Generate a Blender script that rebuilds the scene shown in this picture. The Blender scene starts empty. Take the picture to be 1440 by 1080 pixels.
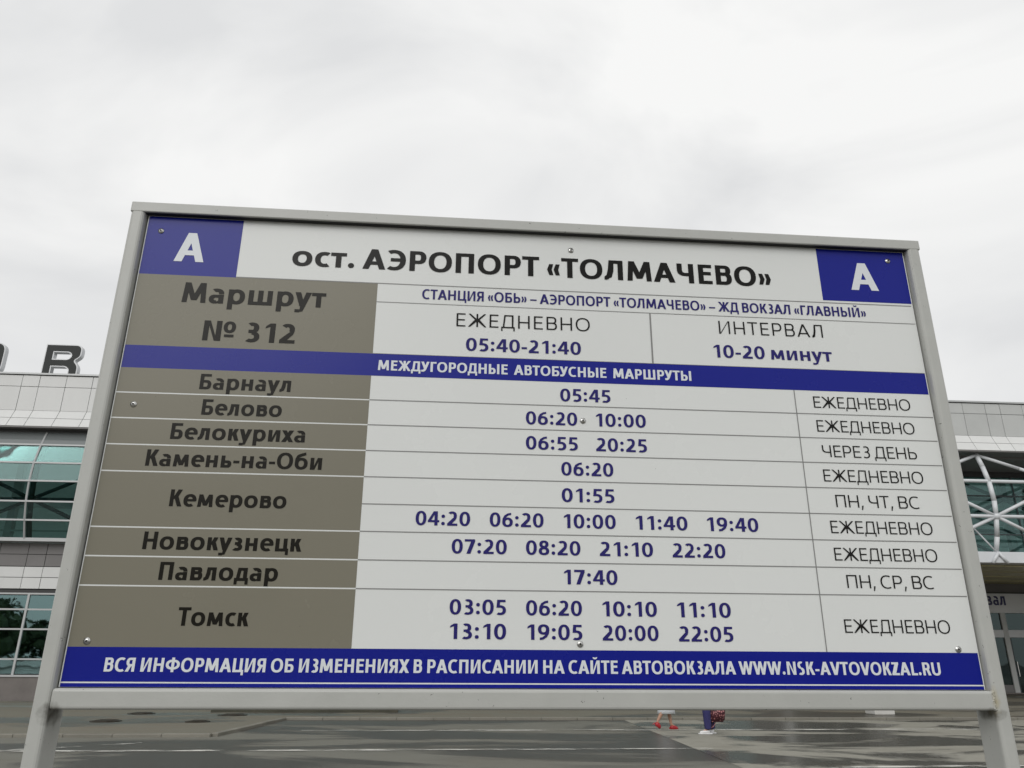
import bpy, bmesh, math, random
from mathutils import Vector, Matrix
random.seed(7)
R = math.radians
S = bpy.context.scene
COL = S.collection

# ------------------------------------------------------------------ camera, world, sun, exposure
cam_d = bpy.data.cameras.new('camera')
cam = bpy.data.objects.new('camera', cam_d)
COL.objects.link(cam)
M3 = Matrix(((0.9964771172539717, 0.033709771902292456, 0.07679196616514913),
             (-0.08366627085426456, 0.3365722781972041, 0.937933396713479),
             (0.00577147386330688, -0.9410540647738785, 0.3382069444319644)))
rx, dn, fw = M3.col[0], M3.col[1], M3.col[2]
cam.matrix_world = Matrix.Translation((-0.1726, -1.4036, 1.6)) @ Matrix((
    (rx[0], -dn[0], -fw[0]), (rx[1], -dn[1], -fw[1]), (rx[2], -dn[2], -fw[2]))).to_4x4()
cam_d.sensor_width = 36.0
cam_d.lens = 1075.0 / 1440.0 * 36.0
cam_d.clip_start = 0.05
cam_d.clip_end = 2000.0
S.camera = cam

SUN_DIR = Vector((-0.55, -1.20, 0.92)).normalized()      # towards the bright part of the cloud cover
sun_d = bpy.data.lights.new('sun', 'SUN')
sun_d.energy = 1.2
sun_d.angle = R(40)
sun_d.color = (1.0, 0.985, 0.96)
sun = bpy.data.objects.new('sun', sun_d)
COL.objects.link(sun)
sun.rotation_euler = SUN_DIR.to_track_quat('Z', 'Y').to_euler()

world = bpy.data.worlds.new('World')
S.world = world
world.use_nodes = True
nt = world.node_tree
bg = nt.nodes['Background']
bg.inputs['Strength'].default_value = 0.1
sky = nt.nodes.new('ShaderNodeTexSky')
sky.sky_type = 'NISHITA'
sky.sun_disc = False
sky.sun_elevation = math.asin(SUN_DIR.z)
sky.sun_rotation = math.atan2(SUN_DIR.x, SUN_DIR.y)
tc = nt.nodes.new('ShaderNodeTexCoord')
mp = nt.nodes.new('ShaderNodeMapping'); mp.inputs['Scale'].default_value = (1.0, 1.0, 2.0)
mp.inputs['Location'].default_value = (1.7, 0.4, 2.1)
n1 = nt.nodes.new('ShaderNodeTexNoise'); n1.inputs['Scale'].default_value = 2.3
n1.inputs['Detail'].default_value = 5; n1.inputs['Roughness'].default_value = 0.5
n1.inputs['Distortion'].default_value = 0.5
cr = nt.nodes.new('ShaderNodeValToRGB')
cr.color_ramp.elements[0].position = 0.36; cr.color_ramp.elements[0].color = (0.80, 0.806, 0.812, 1)
cr.color_ramp.elements[1].position = 0.62; cr.color_ramp.elements[1].color = (1.0, 1.0, 0.99, 1)
sep = nt.nodes.new('ShaderNodeSeparateXYZ')
mr = nt.nodes.new('ShaderNodeMapRange'); mr.interpolation_type = 'SMOOTHSTEP'
mr.inputs['From Min'].default_value = 0.30; mr.inputs['From Max'].default_value = 0.75
mr.inputs['To Min'].default_value = 9.3; mr.inputs['To Max'].default_value = 9.6
vm = nt.nodes.new('ShaderNodeVectorMath'); vm.operation = 'SCALE'
mx = nt.nodes.new('ShaderNodeMixRGB'); mx.inputs['Fac'].default_value = 0.97
L = nt.links.new
L(tc.outputs['Generated'], mp.inputs['Vector']); L(mp.outputs[0], n1.inputs['Vector'])
L(n1.outputs['Fac'], cr.inputs['Fac']); L(tc.outputs['Generated'], sep.inputs[0])
L(sep.outputs['Z'], mr.inputs['Value']); L(cr.outputs['Color'], vm.inputs[0]); L(mr.outputs[0], vm.inputs['Scale'])
L(sky.outputs['Color'], mx.inputs[1]); L(vm.outputs[0], mx.inputs[2]); L(mx.outputs[0], bg.inputs['Color'])

S.view_settings.view_transform = 'Standard'
S.view_settings.look = 'None'
S.view_settings.exposure = 0.0
S.view_settings.gamma = 1.0
S.view_settings.use_curve_mapping = False
S.render.engine = 'CYCLES'
S.cycles.max_bounces = 8
S.cycles.transparent_max_bounces = 16

# ------------------------------------------------------------------ materials
def mat(name, col, rough=0.5, metal=0.0, spec=0.5, var=0.0, vscale=5.0, bump=0.0, bscale=80.0, rnd=0.0,
        coat=0.0, rvar=0.0, stretch=(1, 1, 1)):
    m = bpy.data.materials.new(name); m.use_nodes = True
    t = m.node_tree; b = t.nodes['Principled BSDF']; ln = t.links.new
    b.inputs['Base Color'].default_value = (*col, 1)
    b.inputs['Roughness'].default_value = rough
    b.inputs['Metallic'].default_value = metal
    b.inputs['Specular IOR Level'].default_value = spec
    b.inputs['Coat Weight'].default_value = coat
    b.inputs['Coat Roughness'].default_value = 0.25
    tcn = t.nodes.new('ShaderNodeTexCoord'); mpn = t.nodes.new('ShaderNodeMapping')
    mpn.inputs['Scale'].default_value = stretch
    ge = t.nodes.new('ShaderNodeNewGeometry')
    ln(ge.outputs['Position'], mpn.inputs['Vector'])
    val = None
    if var or rvar:
        n = t.nodes.new('ShaderNodeTexNoise'); n.inputs['Scale'].default_value = vscale
        n.inputs['Detail'].default_value = 6; n.inputs['Roughness'].default_value = 0.6
        ln(mpn.outputs[0], n.inputs['Vector'])
    if var or rnd:
        hs = t.nodes.new('ShaderNodeHueSaturation'); hs.inputs['Color'].default_value = (*col, 1)
        ad = t.nodes.new('ShaderNodeMath'); ad.operation = 'ADD'; ad.inputs[0].default_value = 1.0; ad.inputs[1].default_value = 0.0
        if var:
            r1 = t.nodes.new('ShaderNodeMapRange'); r1.inputs['From Min'].default_value = 0.25; r1.inputs['From Max'].default_value = 0.75
            r1.inputs['To Min'].default_value = 1 - var; r1.inputs['To Max'].default_value = 1 + var
            ln(n.outputs['Fac'], r1.inputs['Value']); ln(r1.outputs[0], ad.inputs[0])
        if rnd:
            oi = t.nodes.new('ShaderNodeObjectInfo'); r2 = t.nodes.new('ShaderNodeMapRange')
            r2.inputs['To Min'].default_value = -rnd; r2.inputs['To Max'].default_value = rnd
            ln(oi.outputs['Random'], r2.inputs['Value']); ln(r2.outputs[0], ad.inputs[1])
        ln(ad.outputs[0], hs.inputs['Value']); ln(hs.outputs[0], b.inputs['Base Color'])
    if rvar:
        r3 = t.nodes.new('ShaderNodeMapRange'); r3.inputs['From Min'].default_value = 0.3; r3.inputs['From Max'].default_value = 0.7
        r3.inputs['To Min'].default_value = max(0.02, rough - rvar); r3.inputs['To Max'].default_value = rough + rvar
        ln(n.outputs['Fac'], r3.inputs['Value']); ln(r3.outputs[0], b.inputs['Roughness'])
    if bump:
        n2 = t.nodes.new('ShaderNodeTexNoise'); n2.inputs['Scale'].default_value = bscale; n2.inputs['Detail'].default_value = 4
        ln(mpn.outputs[0], n2.inputs['Vector'])
        bp = t.nodes.new('ShaderNodeBump'); bp.inputs['Strength'].default_value = bump; bp.inputs['Distance'].default_value = 0.01
        ln(n2.outputs['Fac'], bp.inputs['Height']); ln(bp.outputs[0], b.inputs['Normal'])
    return m

def add_specks(m, col, scale, thresh, amount=1.0):
    """small chips of another colour, with a shape of their own"""
    t = m.node_tree; b = t.nodes['Principled BSDF']; ln = t.links.new
    ge = t.nodes.new('ShaderNodeNewGeometry')
    v = t.nodes.new('ShaderNodeTexVoronoi'); v.inputs['Scale'].default_value = scale
    n = t.nodes.new('ShaderNodeTexNoise'); n.inputs['Scale'].default_value = scale * 2.5
    ad = t.nodes.new('ShaderNodeMixRGB'); ad.inputs[0].default_value = 0.02
    ln(ge.outputs['Position'], ad.inputs[1]); ln(n.outputs['Color'], ad.inputs[2]); ln(ge.outputs['Position'], n.inputs['Vector'])
    ln(ad.outputs[0], v.inputs['Vector'])
    lt = t.nodes.new('ShaderNodeMath'); lt.operation = 'LESS_THAN'; lt.inputs[1].default_value = thresh
    ln(v.outputs['Distance'], lt.inputs[0])
    sp = t.nodes.new('ShaderNodeSeparateColor'); ln(v.outputs['Color'], sp.inputs[0])
    gt = t.nodes.new('ShaderNodeMath'); gt.operation = 'GREATER_THAN'; gt.inputs[1].default_value = 1 - amount
    ln(sp.outputs[0], gt.inputs[0])
    mu = t.nodes.new('ShaderNodeMath'); mu.operation = 'MULTIPLY'; ln(lt.outputs[0], mu.inputs[0]); ln(gt.outputs[0], mu.inputs[1])
    mixn = t.nodes.new('ShaderNodeMixRGB'); mixn.inputs[2].default_value = (*col, 1)
    ln(mu.outputs[0], mixn.inputs[0])
    bc = b.inputs['Base Color']
    if bc.is_linked:
        ln(bc.links[0].from_socket, mixn.inputs[1])
    else:
        mixn.inputs[1].default_value = bc.default_value
    ln(mixn.outputs[0], bc)

def glass(name, refl, trans, fac):
    m = bpy.data.materials.new(name); m.use_nodes = True
    t = m.node_tree; ln = t.links.new
    for n in list(t.nodes):
        if n.type == 'BSDF_PRINCIPLED': t.nodes.remove(n)
    out = [n for n in t.nodes if n.type == 'OUTPUT_MATERIAL'][0]
    g = t.nodes.new('ShaderNodeBsdfGlossy'); g.inputs['Color'].default_value = (*refl, 1); g.inputs['Roughness'].default_value = 0.015
    tr = t.nodes.new('ShaderNodeBsdfTransparent'); tr.inputs['Color'].default_value = (*trans, 1)
    fr = t.nodes.new('ShaderNodeFresnel'); fr.inputs['IOR'].default_value = 1.5
    ad = t.nodes.new('ShaderNodeMath'); ad.operation = 'ADD'; ad.inputs[1].default_value = fac; ad.use_clamp = True
    n = t.nodes.new('ShaderNodeTexNoise'); n.inputs['Scale'].default_value = 0.7
    bp = t.nodes.new('ShaderNodeBump'); bp.inputs['Strength'].default_value = 0.10; bp.inputs['Distance'].default_value = 0.04
    ge = t.nodes.new('ShaderNodeNewGeometry'); ln(ge.outputs['Position'], n.inputs['Vector'])
    ln(n.outputs['Fac'], bp.inputs['Height']); ln(bp.outputs[0], g.inputs['Normal'])
    mi = t.nodes.new('ShaderNodeMixShader')
    ln(fr.outputs[0], ad.inputs[0]); ln(ad.outputs[0], mi.inputs[0]); ln(tr.outputs[0], mi.inputs[1]); ln(g.outputs[0], mi.inputs[2])
    ln(mi.outputs[0], out.inputs['Surface'])
    return m

M = {}
FILM = dict(rough=0.26, spec=0.22, rvar=0.05, vscale=3.0)
M['white_film'] = mat('white_film', (0.72, 0.735, 0.72), var=0.015, **FILM)
M['blue_film'] = mat('blue_film', (0.006, 0.012, 0.235), var=0.03, **FILM)
M['grey_film'] = mat('grey_film', (0.205, 0.193, 0.150), var=0.02, **FILM)
M['rule_grey'] = mat('rule_grey', (0.22, 0.22, 0.215), 0.45)
INK = dict(rough=0.26, spec=0.13)
M['black'] = mat('black_print', (0.010, 0.010, 0.009), **INK)
M['ink'] = mat('dark_print', (0.011, 0.010, 0.007), **INK)
M['navy'] = mat('navy_print', (0.026, 0.022, 0.145), **INK)
M['white'] = mat('white_print', (0.70, 0.73, 0.76), **FILM)
M['paint'] = mat('light_grey_paint', (0.44, 0.445, 0.42), 0.42, var=0.05, vscale=14, bump=0.025, bscale=160, rvar=0.08)
add_specks(M['paint'], (0.02, 0.018, 0.015), 80.0, 0.10, 0.22)
def add_stain(m, centre, rad, col, seed=0.0, strength=.9):
    t = m.node_tree; b = t.nodes['Principled BSDF']; ln = t.links.new
    ge = t.nodes.new('ShaderNodeNewGeometry'); n = t.nodes.new('ShaderNodeTexNoise'); n.inputs['Scale'].default_value = 70; n.inputs['Detail'].default_value = 5
    mpn = t.nodes.new('ShaderNodeMapping'); mpn.inputs['Location'].default_value = (-centre[0] / rad[0], -centre[1] / rad[1], -centre[2] / rad[2])
    mpn.inputs['Scale'].default_value = (1 / rad[0], 1 / rad[1], 1 / rad[2])
    ln(ge.outputs['Position'], mpn.inputs[0]); ln(ge.outputs['Position'], n.inputs['Vector'])
    le = t.nodes.new('ShaderNodeVectorMath'); le.operation = 'LENGTH'; ln(mpn.outputs[0], le.inputs[0])
    su = t.nodes.new('ShaderNodeMath'); su.operation = 'SUBTRACT'; ln(le.outputs['Value'], su.inputs[0])
    mu = t.nodes.new('ShaderNodeMath'); mu.operation = 'MULTIPLY'; mu.inputs[1].default_value = 1.6; ln(n.outputs['Fac'], mu.inputs[0]); ln(mu.outputs[0], su.inputs[1])
    mr_ = t.nodes.new('ShaderNodeMapRange'); mr_.inputs['From Min'].default_value = .25; mr_.inputs['From Max'].default_value = -.7
    mr_.inputs['To Min'].default_value = 0; mr_.inputs['To Max'].default_value = strength; ln(su.outputs[0], mr_.inputs['Value'])
    mixn = t.nodes.new('ShaderNodeMixRGB'); mixn.inputs[2].default_value = (*col, 1); ln(mr_.outputs[0], mixn.inputs[0])
    bc = b.inputs['Base Color']; ln(bc.links[0].from_socket, mixn.inputs[1]); ln(mixn.outputs[0], bc)
add_stain(M['paint'], (-.800, -.008, 1.511), (.018, .05, .022), (.05, .043, .03))
add_stain(M['paint'], (.800, -.008, 1.512), (.022, .05, .012), (.06, .05, .03))
add_stain(M['paint'], (.806, -.014, 1.534), (.008, .03, .026), (.36, .31, .17), strength=.7)
for k in ('white_film', 'grey_film'):
    add_specks(M[k], (0.09, 0.08, 0.07), 40.0, 0.03, 0.10)
add_specks(M['blue_film'], (0.30, 0.31, 0.42), 40.0, 0.03, 0.12)
M['back_metal'] = mat('panel_back', (0.30, 0.30, 0.30), 0.5)
M['recess_dark'] = mat('recess_black', (0.02, 0.02, 0.02), 0.7)  # near-black that paints shade into the board's gaps; also the screw sockets
M['steel'] = mat('galvanised_steel', (0.62, 0.62, 0.60), 0.28, metal=1.0, var=0.15, vscale=120)
M['rust'] = mat('weld_rust', (0.33, 0.29, 0.17), 0.7, var=0.3, vscale=90)
M['grime'] = mat('weld_grime', (0.07, 0.06, 0.045), 0.85, var=0.5, vscale=70, bump=0.6, bscale=300)
M['tile_white'] = mat('white_cladding', (0.63, 0.635, 0.625), 0.38, rnd=0.025, var=0.035, vscale=1.2, stretch=(1, 1, .35))
M['tile_grey'] = mat('grey_cladding', (0.47, 0.48, 0.47), 0.4, rnd=0.03, var=0.05, vscale=1.2)
M['tile_dark'] = mat('dark_grey_cladding', (0.165, 0.158, 0.155), 0.45, rnd=0.04, var=0.08, vscale=1.5)
M['plinth'] = mat('plinth_stone', (0.15, 0.135, 0.125), 0.6, var=0.2, vscale=2.0, bump=0.2, bscale=20)
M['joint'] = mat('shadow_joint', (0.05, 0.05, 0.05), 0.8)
M['frame'] = mat('window_frame', (0.45, 0.46, 0.46), 0.4, metal=0.2)
M['truss'] = mat('white_painted_steel', (0.62, 0.64, 0.66), 0.4, var=0.04, vscale=2)
M['truss_dark'] = mat('shaded_truss_dark_frame', (0.05, 0.065, 0.07), 0.5)  # indoor truss with the shade behind glass in its colour; also dark frames
M['pane'] = glass('teal_glass', (0.66, 0.80, 0.79), (0.58, 0.73, 0.72), 0.0)
M['pane_low'] = glass('teal_mirror_glass', (0.50, 0.74, 0.75), (0.25, 0.38, 0.37), 0.26)
M['added_roof_pane'] = glass('added_roof_glass', (.8, .8, .8), (.85, .9, .88), 0.02)  # glass of the made-up rooflight that brightens the hall
M['pane_door'] = glass('dark_door_glass', (0.5, 0.62, 0.62), (0.22, 0.30, 0.30), 0.04)
M['spandrel'] = mat('spandrel_glass', (0.16, 0.175, 0.175), 0.08, spec=0.8)
M['wall_in'] = mat('interior_wall', (0.78, 0.82, 0.81), 0.8, var=0.1, vscale=.4)
M['floor_in'] = mat('interior_floor', (0.38, 0.38, 0.36), 0.4)
M['ceil_olive'] = mat('olive_soffit', (0.46, 0.42, 0.23), 0.25, spec=0.6, rnd=0.12, var=0.25, vscale=1.0)
M['letter_dark'] = mat('letter_face', (0.018, 0.021, 0.020), 0.5, spec=0.3)
M['letter_side'] = mat('letter_side', (0.50, 0.51, 0.52), 0.4, metal=0.3)
M['band_light'] = mat('sign_band', (0.66, 0.67, 0.69), 0.4, var=0.06, vscale=1)
M['letter_blue'] = mat('letter_blue', (0.02, 0.02, 0.10), 0.4)
M['concrete'] = mat('pale_concrete', (0.55, 0.54, 0.51), 0.7, var=0.12, vscale=4, bump=0.3, bscale=40)
M['kerb'] = mat('kerb_concrete', (0.19, 0.18, 0.15), 0.6, var=0.2, vscale=1.4, rnd=0.08, bump=0.3, bscale=30)
M['iron'] = mat('cast_iron', (0.045, 0.038, 0.028), 0.5, metal=0.4, var=0.3, vscale=8, bump=0.4, bscale=60)
M['skin'] = mat('skin', (0.42, 0.24, 0.165), 0.5, var=0.05, vscale=12)
M['red'] = mat('red_leather', (0.34, 0.012, 0.018), 0.35)
M['dress'] = mat('white_cloth', (0.72, 0.75, 0.78), 0.8, var=0.04, vscale=8)
M['hair_brown'] = mat('brown_hair', (0.05, 0.028, 0.015), 0.5, var=0.3, vscale=40, stretch=(1, 1, .2))
M['jeans'] = mat('blue_trousers', (0.028, 0.027, 0.11), 0.85, var=0.25, vscale=14, bump=0.3, bscale=60)
M['shoe_white'] = mat('white_shoe', (0.7, 0.7, 0.7), 0.5)
M['jumper'] = mat('purple_cloth', (0.09, 0.05, 0.13), 0.9, var=0.1, vscale=20)
M['bag'] = mat('patterned_bag', (0.07, 0.012, 0.02), 0.6)
add_specks(M['bag'], (0.50, 0.22, 0.22), 22.0, 0.40, 0.75)
M['leaf'] = mat('foliage', (0.05, 0.08, 0.03), 0.7, var=0.4, vscale=.6)
M['eye'] = mat('eye', (0.03, 0.02, 0.015), 0.2)
M['lip'] = mat('lips', (0.36, 0.10, 0.09), 0.4)

def ground_mat(name, dry, wet, scale, wetness, streak=(1, 1, 1), stain=(0.10, 0.085, 0.06), stainamt=0.3, rough_wet=0.09):
    m = bpy.data.materials.new(name); m.use_nodes = True
    t = m.node_tree; b = t.nodes['Principled BSDF']; ln = t.links.new
    ge = t.nodes.new('ShaderNodeNewGeometry'); mpn = t.nodes.new('ShaderNodeMapping'); mpn.inputs['Scale'].default_value = streak
    ln(ge.outputs['Position'], mpn.inputs['Vector'])
    def noise(sc, det, dis=0.0, ro=0.6):
        n = t.nodes.new('ShaderNodeTexNoise'); n.inputs['Scale'].default_value = sc; n.inputs['Detail'].default_value = det
        n.inputs['Distortion'].default_value = dis; n.inputs['Roughness'].default_value = ro
        ln(mpn.outputs[0], n.inputs['Vector']); return n
    b.inputs['Specular IOR Level'].default_value = 0.35
    a = noise(scale, 8, 0.6, 0.62)
    rr = t.nodes.new('ShaderNodeValToRGB')
    rr.color_ramp.elements[0].position = wetness - 0.025; rr.color_ramp.elements[0].color = (0, 0, 0, 1)
    rr.color_ramp.elements[1].position = wetness + 0.03; rr.color_ramp.elements[1].color = (1, 1, 1, 1)
    ln(a.outputs['Fac'], rr.inputs['Fac'])
    mixc = t.nodes.new('ShaderNodeMixRGB'); mixc.inputs[1].default_value = (*wet, 1); mixc.inputs[2].default_value = (*dry, 1)
    ln(rr.outputs['Color'], mixc.inputs[0])
    c = noise(scale * 2.7, 6, 1.0)
    r2 = t.nodes.new('ShaderNodeMapRange'); r2.inputs['From Min'].default_value = 0.5; r2.inputs['From Max'].default_value = 0.7
    r2.inputs['To Max'].default_value = stainamt
    ln(c.outputs['Fac'], r2.inputs['Value'])
    m2 = t.nodes.new('ShaderNodeMixRGB'); m2.inputs[2].default_value = (*stain, 1)
    ln(r2.outputs[0], m2.inputs[0]); ln(mixc.outputs[0], m2.inputs[1])
    g = noise(90, 3)
    hs = t.nodes.new('ShaderNodeHueSaturation'); r4 = t.nodes.new('ShaderNodeMapRange')
    r4.inputs['To Min'].default_value = 0.75; r4.inputs['To Max'].default_value = 1.25
    ln(g.outputs['Fac'], r4.inputs['Value']); ln(r4.outputs[0], hs.inputs['Value']); ln(m2.outputs[0], hs.inputs['Color'])
    ln(hs.outputs[0], b.inputs['Base Color'])
    r3 = t.nodes.new('ShaderNodeMapRange'); r3.inputs['To Min'].default_value = rough_wet; r3.inputs['To Max'].default_value = 0.65
    ln(rr.outputs['Color'], r3.inputs['Value']); ln(r3.outputs[0], b.inputs['Roughness'])
    bp = t.nodes.new('ShaderNodeBump'); bp.inputs['Distance'].default_value = 0.01
    mb = t.nodes.new('ShaderNodeMath'); mb.operation = 'MULTIPLY'; mb.inputs[1].default_value = 0.5
    ad = t.nodes.new('ShaderNodeMath'); ad.operation = 'ADD'; ad.inputs[1].default_value = 0.04
    ln(rr.outputs['Color'], mb.inputs[0]); ln(mb.outputs[0], ad.inputs[0]); ln(ad.outputs[0], bp.inputs['Strength'])
    ln(g.outputs['Fac'], bp.inputs['Height']); ln(bp.outputs[0], b.inputs['Normal'])
    return m
M['asphalt'] = ground_mat('wet_asphalt', (0.155, 0.152, 0.128), (0.062, 0.056, 0.048), 0.16, 0.52, streak=(0.55, 1.5, 1), rough_wet=0.36)
M['apron'] = ground_mat('worn_concrete_surface', (0.265, 0.255, 0.215), (0.075, 0.072, 0.062), 0.30, 0.48, streak=(0.6, 1.3, 1), rough_wet=0.27)
M['pavement'] = ground_mat('damp_pavement', (0.16, 0.15, 0.118), (0.075, 0.07, 0.058), 0.28, 0.45, streak=(0.5, 1.2, 1), rough_wet=0.4, stain=(0.16, 0.10, 0.06))
M['earth'] = ground_mat('dark_turf', (0.06, 0.06, 0.042), (0.05, 0.05, 0.036), 0.8, 0.5, rough_wet=0.7)

def worn_paint():
    m = mat('worn_road_paint', (0.62, 0.61, 0.56), 0.55)
    t = m.node_tree; ln = t.links.new; b = t.nodes['Principled BSDF']
    ge = t.nodes.new('ShaderNodeNewGeometry'); mpn = t.nodes.new('ShaderNodeMapping'); mpn.inputs['Scale'].default_value = (0.5, 2.2, 1)
    n = t.nodes.new('ShaderNodeTexNoise'); n.inputs['Scale'].default_value = 1.9; n.inputs['Detail'].default_value = 8; n.inputs['Roughness'].default_value = 0.7
    ln(ge.outputs['Position'], mpn.inputs[0]); ln(mpn.outputs[0], n.inputs['Vector'])
    r = t.nodes.new('ShaderNodeMapRange'); r.inputs['From Min'].default_value = 0.46; r.inputs['From Max'].default_value = 0.56
    ln(n.outputs['Fac'], r.inputs['Value']); ln(r.outputs[0], b.inputs['Alpha'])
    return m
M['road_paint'] = worn_paint()

# ------------------------------------------------------------------ helpers
def link(name, me, m=None, parent=None, loc=(0, 0, 0), rot=(0, 0, 0), scale=(1, 1, 1)):
    o = bpy.data.objects.new(name, me)
    COL.objects.link(o)
    if m is not None and me is not None and not me.materials: me.materials.append(m)
    o.parent = parent; o.location = loc; o.rotation_euler = rot; o.scale = scale
    return o

def tag(o, label=None, cat=None, group=None, kind=None):
    if label: o['label'] = label
    if cat: o['category'] = cat
    if group: o['group'] = group
    if kind: o['kind'] = kind
    return o

def empty(name, loc=(0, 0, 0), rz=0.0, **kw):
    o = link(name, None, loc=loc, rot=(0, 0, rz)); o.empty_display_size = 0.2
    return tag(o, **kw)

def bm_obj(name, bm, m, parent=None, smooth=False, loc=(0, 0, 0), rot=(0, 0, 0)):
    me = bpy.data.meshes.new(name)
    bmesh.ops.recalc_face_normals(bm, faces=bm.faces[:])
    bm.to_mesh(me); bm.free()
    if smooth:
        for p in me.polygons: p.use_smooth = True
    return link(name, me, m, parent, loc, rot)

def box(bm, x0, x1, y0, y1, z0, z1, bevel=0.0, seg=2):
    r = bmesh.ops.create_cube(bm, size=1.0)
    vs = r['verts']
    for v in vs:
        v.co = Vector(((x0 + x1) / 2 + v.co.x * (x1 - x0), (y0 + y1) / 2 + v.co.y * (y1 - y0), (z0 + z1) / 2 + v.co.z * (z1 - z0)))
    if bevel:
        es = {e for v in vs for e in v.link_edges}
        bmesh.ops.bevel(bm, geom=list(es), offset=bevel, segments=seg, profile=0.5, affect='EDGES')
    return bm

def boxo(name, x0, x1, y0, y1, z0, z1, m, parent=None, bevel=0.0, seg=2):
    bm = bmesh.new(); box(bm, x0, x1, y0, y1, z0, z1, bevel, seg)
    return bm_obj(name, bm, m, parent)

UNIT = {}
def unit_box(m):
    if m.name not in UNIT:
        bm = bmesh.new(); bmesh.ops.create_cube(bm, size=1.0)
        me = bpy.data.meshes.new('unit_' + m.name); bm.to_mesh(me); bm.free(); me.materials.append(m); UNIT[m.name] = me
    return UNIT[m.name]

def piece(name, x0, x1, y0, y1, z0, z1, m, parent, rx_=0.0):
    o = link(name, unit_box(m), None, parent, ((x0 + x1) / 2, (y0 + y1) / 2, (z0 + z1) / 2), (rx_, 0, 0), (x1 - x0, y1 - y0, z1 - z0))
    return o

def bar(bm, a, b, r, seg=8):
    a = Vector(a); b = Vector(b); d = b - a
    res = bmesh.ops.create_cone(bm, cap_ends=True, segments=seg, radius1=r, radius2=r, depth=d.length)
    mt = Matrix.Translation((a + b) / 2) @ d.to_track_quat('Z', 'Y').to_matrix().to_4x4()
    bmesh.ops.transform(bm, matrix=mt, verts=res['verts'])

# ------------------------------------------------------------------ ground
def sheet(name, pts, z, m, label=None, kind='structure'):
    bm = bmesh.new(); vs = [bm.verts.new((x, y, z)) for x, y in pts]; bm.faces.new(vs)
    o = bm_obj(name, bm, m)
    return tag(o, label=label, kind=kind)
sheet('ground', [(-400, -400), (400, -400), (400, 400), (-400, 400)], -0.02, M['asphalt'], 'wide wet asphalt ground')
sheet('road', [(-120, -10), (120, -10), (120, 30), (-120, 30)], 0.0, M['asphalt'], 'wet patchy grey asphalt square in front of the terminal')
sheet('concrete_strip', [(4.05, -4), (60, -4), (60, 21.5), (4.9, 21.5)], 0.004, M['apron'], 'paler worn concrete surface with puddles, right of the asphalt')

def slab(name, pts, z0, z1, m, label):
    bm = bmesh.new()
    top = [bm.verts.new((x, y, z1)) for x, y in pts]; bot = [bm.verts.new((x, y, z0)) for x, y in pts]
    bm.faces.new(top); bm.faces.new(bot[::-1]); n = len(pts)
    for i in range(n): bm.faces.new((top[i], bot[i], bot[(i + 1) % n], top[(i + 1) % n]))
    return tag(bm_obj(name, bm, m), label=label, kind='structure')
pav = slab('pavement', [(-60, 16.95), (-5.05, 16.95), (-4.45, 21.75), (60, 21.75), (60, 29.2), (-60, 30.4)], -0.3, 0.055, M['pavement'], 'damp raised pavement along the foot of the terminal')
pav2 = slab('entrance_paving', [(13, 29.2), (60, 29.2), (60, 42), (13, 42)], -0.3, 0.051, M['pavement'], 'paving under the recessed entrance')
# kerb stones, each one a piece
def kerb_run(a, b, n):
    a = Vector(a); b = Vector(b); d = (b - a) / n; ang = math.atan2(d.y, d.x)
    bmk = bmesh.new(); box(bmk, -d.length / 2 + .004, d.length / 2 - .004, -.075, .075, 0, .085, 0.008, 1)
    me = bpy.data.meshes.new('kerb_stone'); bmk.to_mesh(me); bmk.free(); me.materials.append(M['kerb'])
    for i in range(n):
        p = a + d * (i + .5)
        link('kerb_stone', me, None, pav, (p.x, p.y, -0.02 + random.uniform(-.004, .004)), (0, 0, ang))
kerb_run((-22, 16.88, 0), (-5.05, 16.88, 0), 17)
kerb_run((-5.0, 16.95, 0), (-4.45, 21.6, 0), 5)
kerb_run((-4.4, 21.68, 0), (31.6, 21.68, 0), 36)
slab('flower_bed', [(-7.0, 23.85), (-1.5, 23.85), (-1.75, 29.0), (-7.5, 29.0)], 0.0, 0.17, M['earth'], 'dark low turf bed on the pavement')
# grass on the bed
def grass():
    bm = bmesh.new()
    for _ in range(3500):
        x = random.uniform(-7.1, -1.7); y = random.uniform(23.9, 28.9); a = random.uniform(0, 3.14); h = random.uniform(.03, .08)
        dx, dy = math.cos(a) * .02, math.sin(a) * .02
        v = [bm.verts.new((x - dx, y - dy, .168)), bm.verts.new((x + dx, y + dy, .168)), bm.verts.new((x + random.uniform(-.03, .03), y + random.uniform(-.03, .03), .168 + h))]
        bm.faces.new(v)
    me = bpy.data.meshes.new('grass'); bm.to_mesh(me); bm.free()
    return link('grass', me, mat('short_grass', (0.07, 0.075, 0.04), 0.8, var=.3, vscale=2))
tag(grass(), 'short dark grass on the low bed before the terminal', kind='stuff')
# worn lane lines
def marking(pts, w, label):
    bm = bmesh.new()
    for (ax, ay), (bx, by) in pts:
        d = Vector((bx - ax, by - ay)); n = Vector((-d.y, d.x)).normalized() * w / 2
        vs = [bm.verts.new((p[0], p[1], 0.009)) for p in ((ax - n.x, ay - n.y), (bx - n.x, by - n.y), (bx + n.x, by + n.y), (ax + n.x, ay + n.y))]
        bm.faces.new(vs)
    tag(bm_obj('road_marking', bm, M['road_paint']), label, kind='structure')
marking([((-30, 14.1), (5.0, 14.3))], 0.22, 'worn white lane line across the asphalt')
marking([((-3.4, 18.3), (20, 18.6))], 0.24, 'faded lane line near the kerb')
marking([((-9.6, 13.3), (-6.0, 15.6))], 0.18, 'faded slanting line on the left')
marking([((6, 11.6), (24, 12.3))], 0.2, 'faded line on the pale strip')

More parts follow.
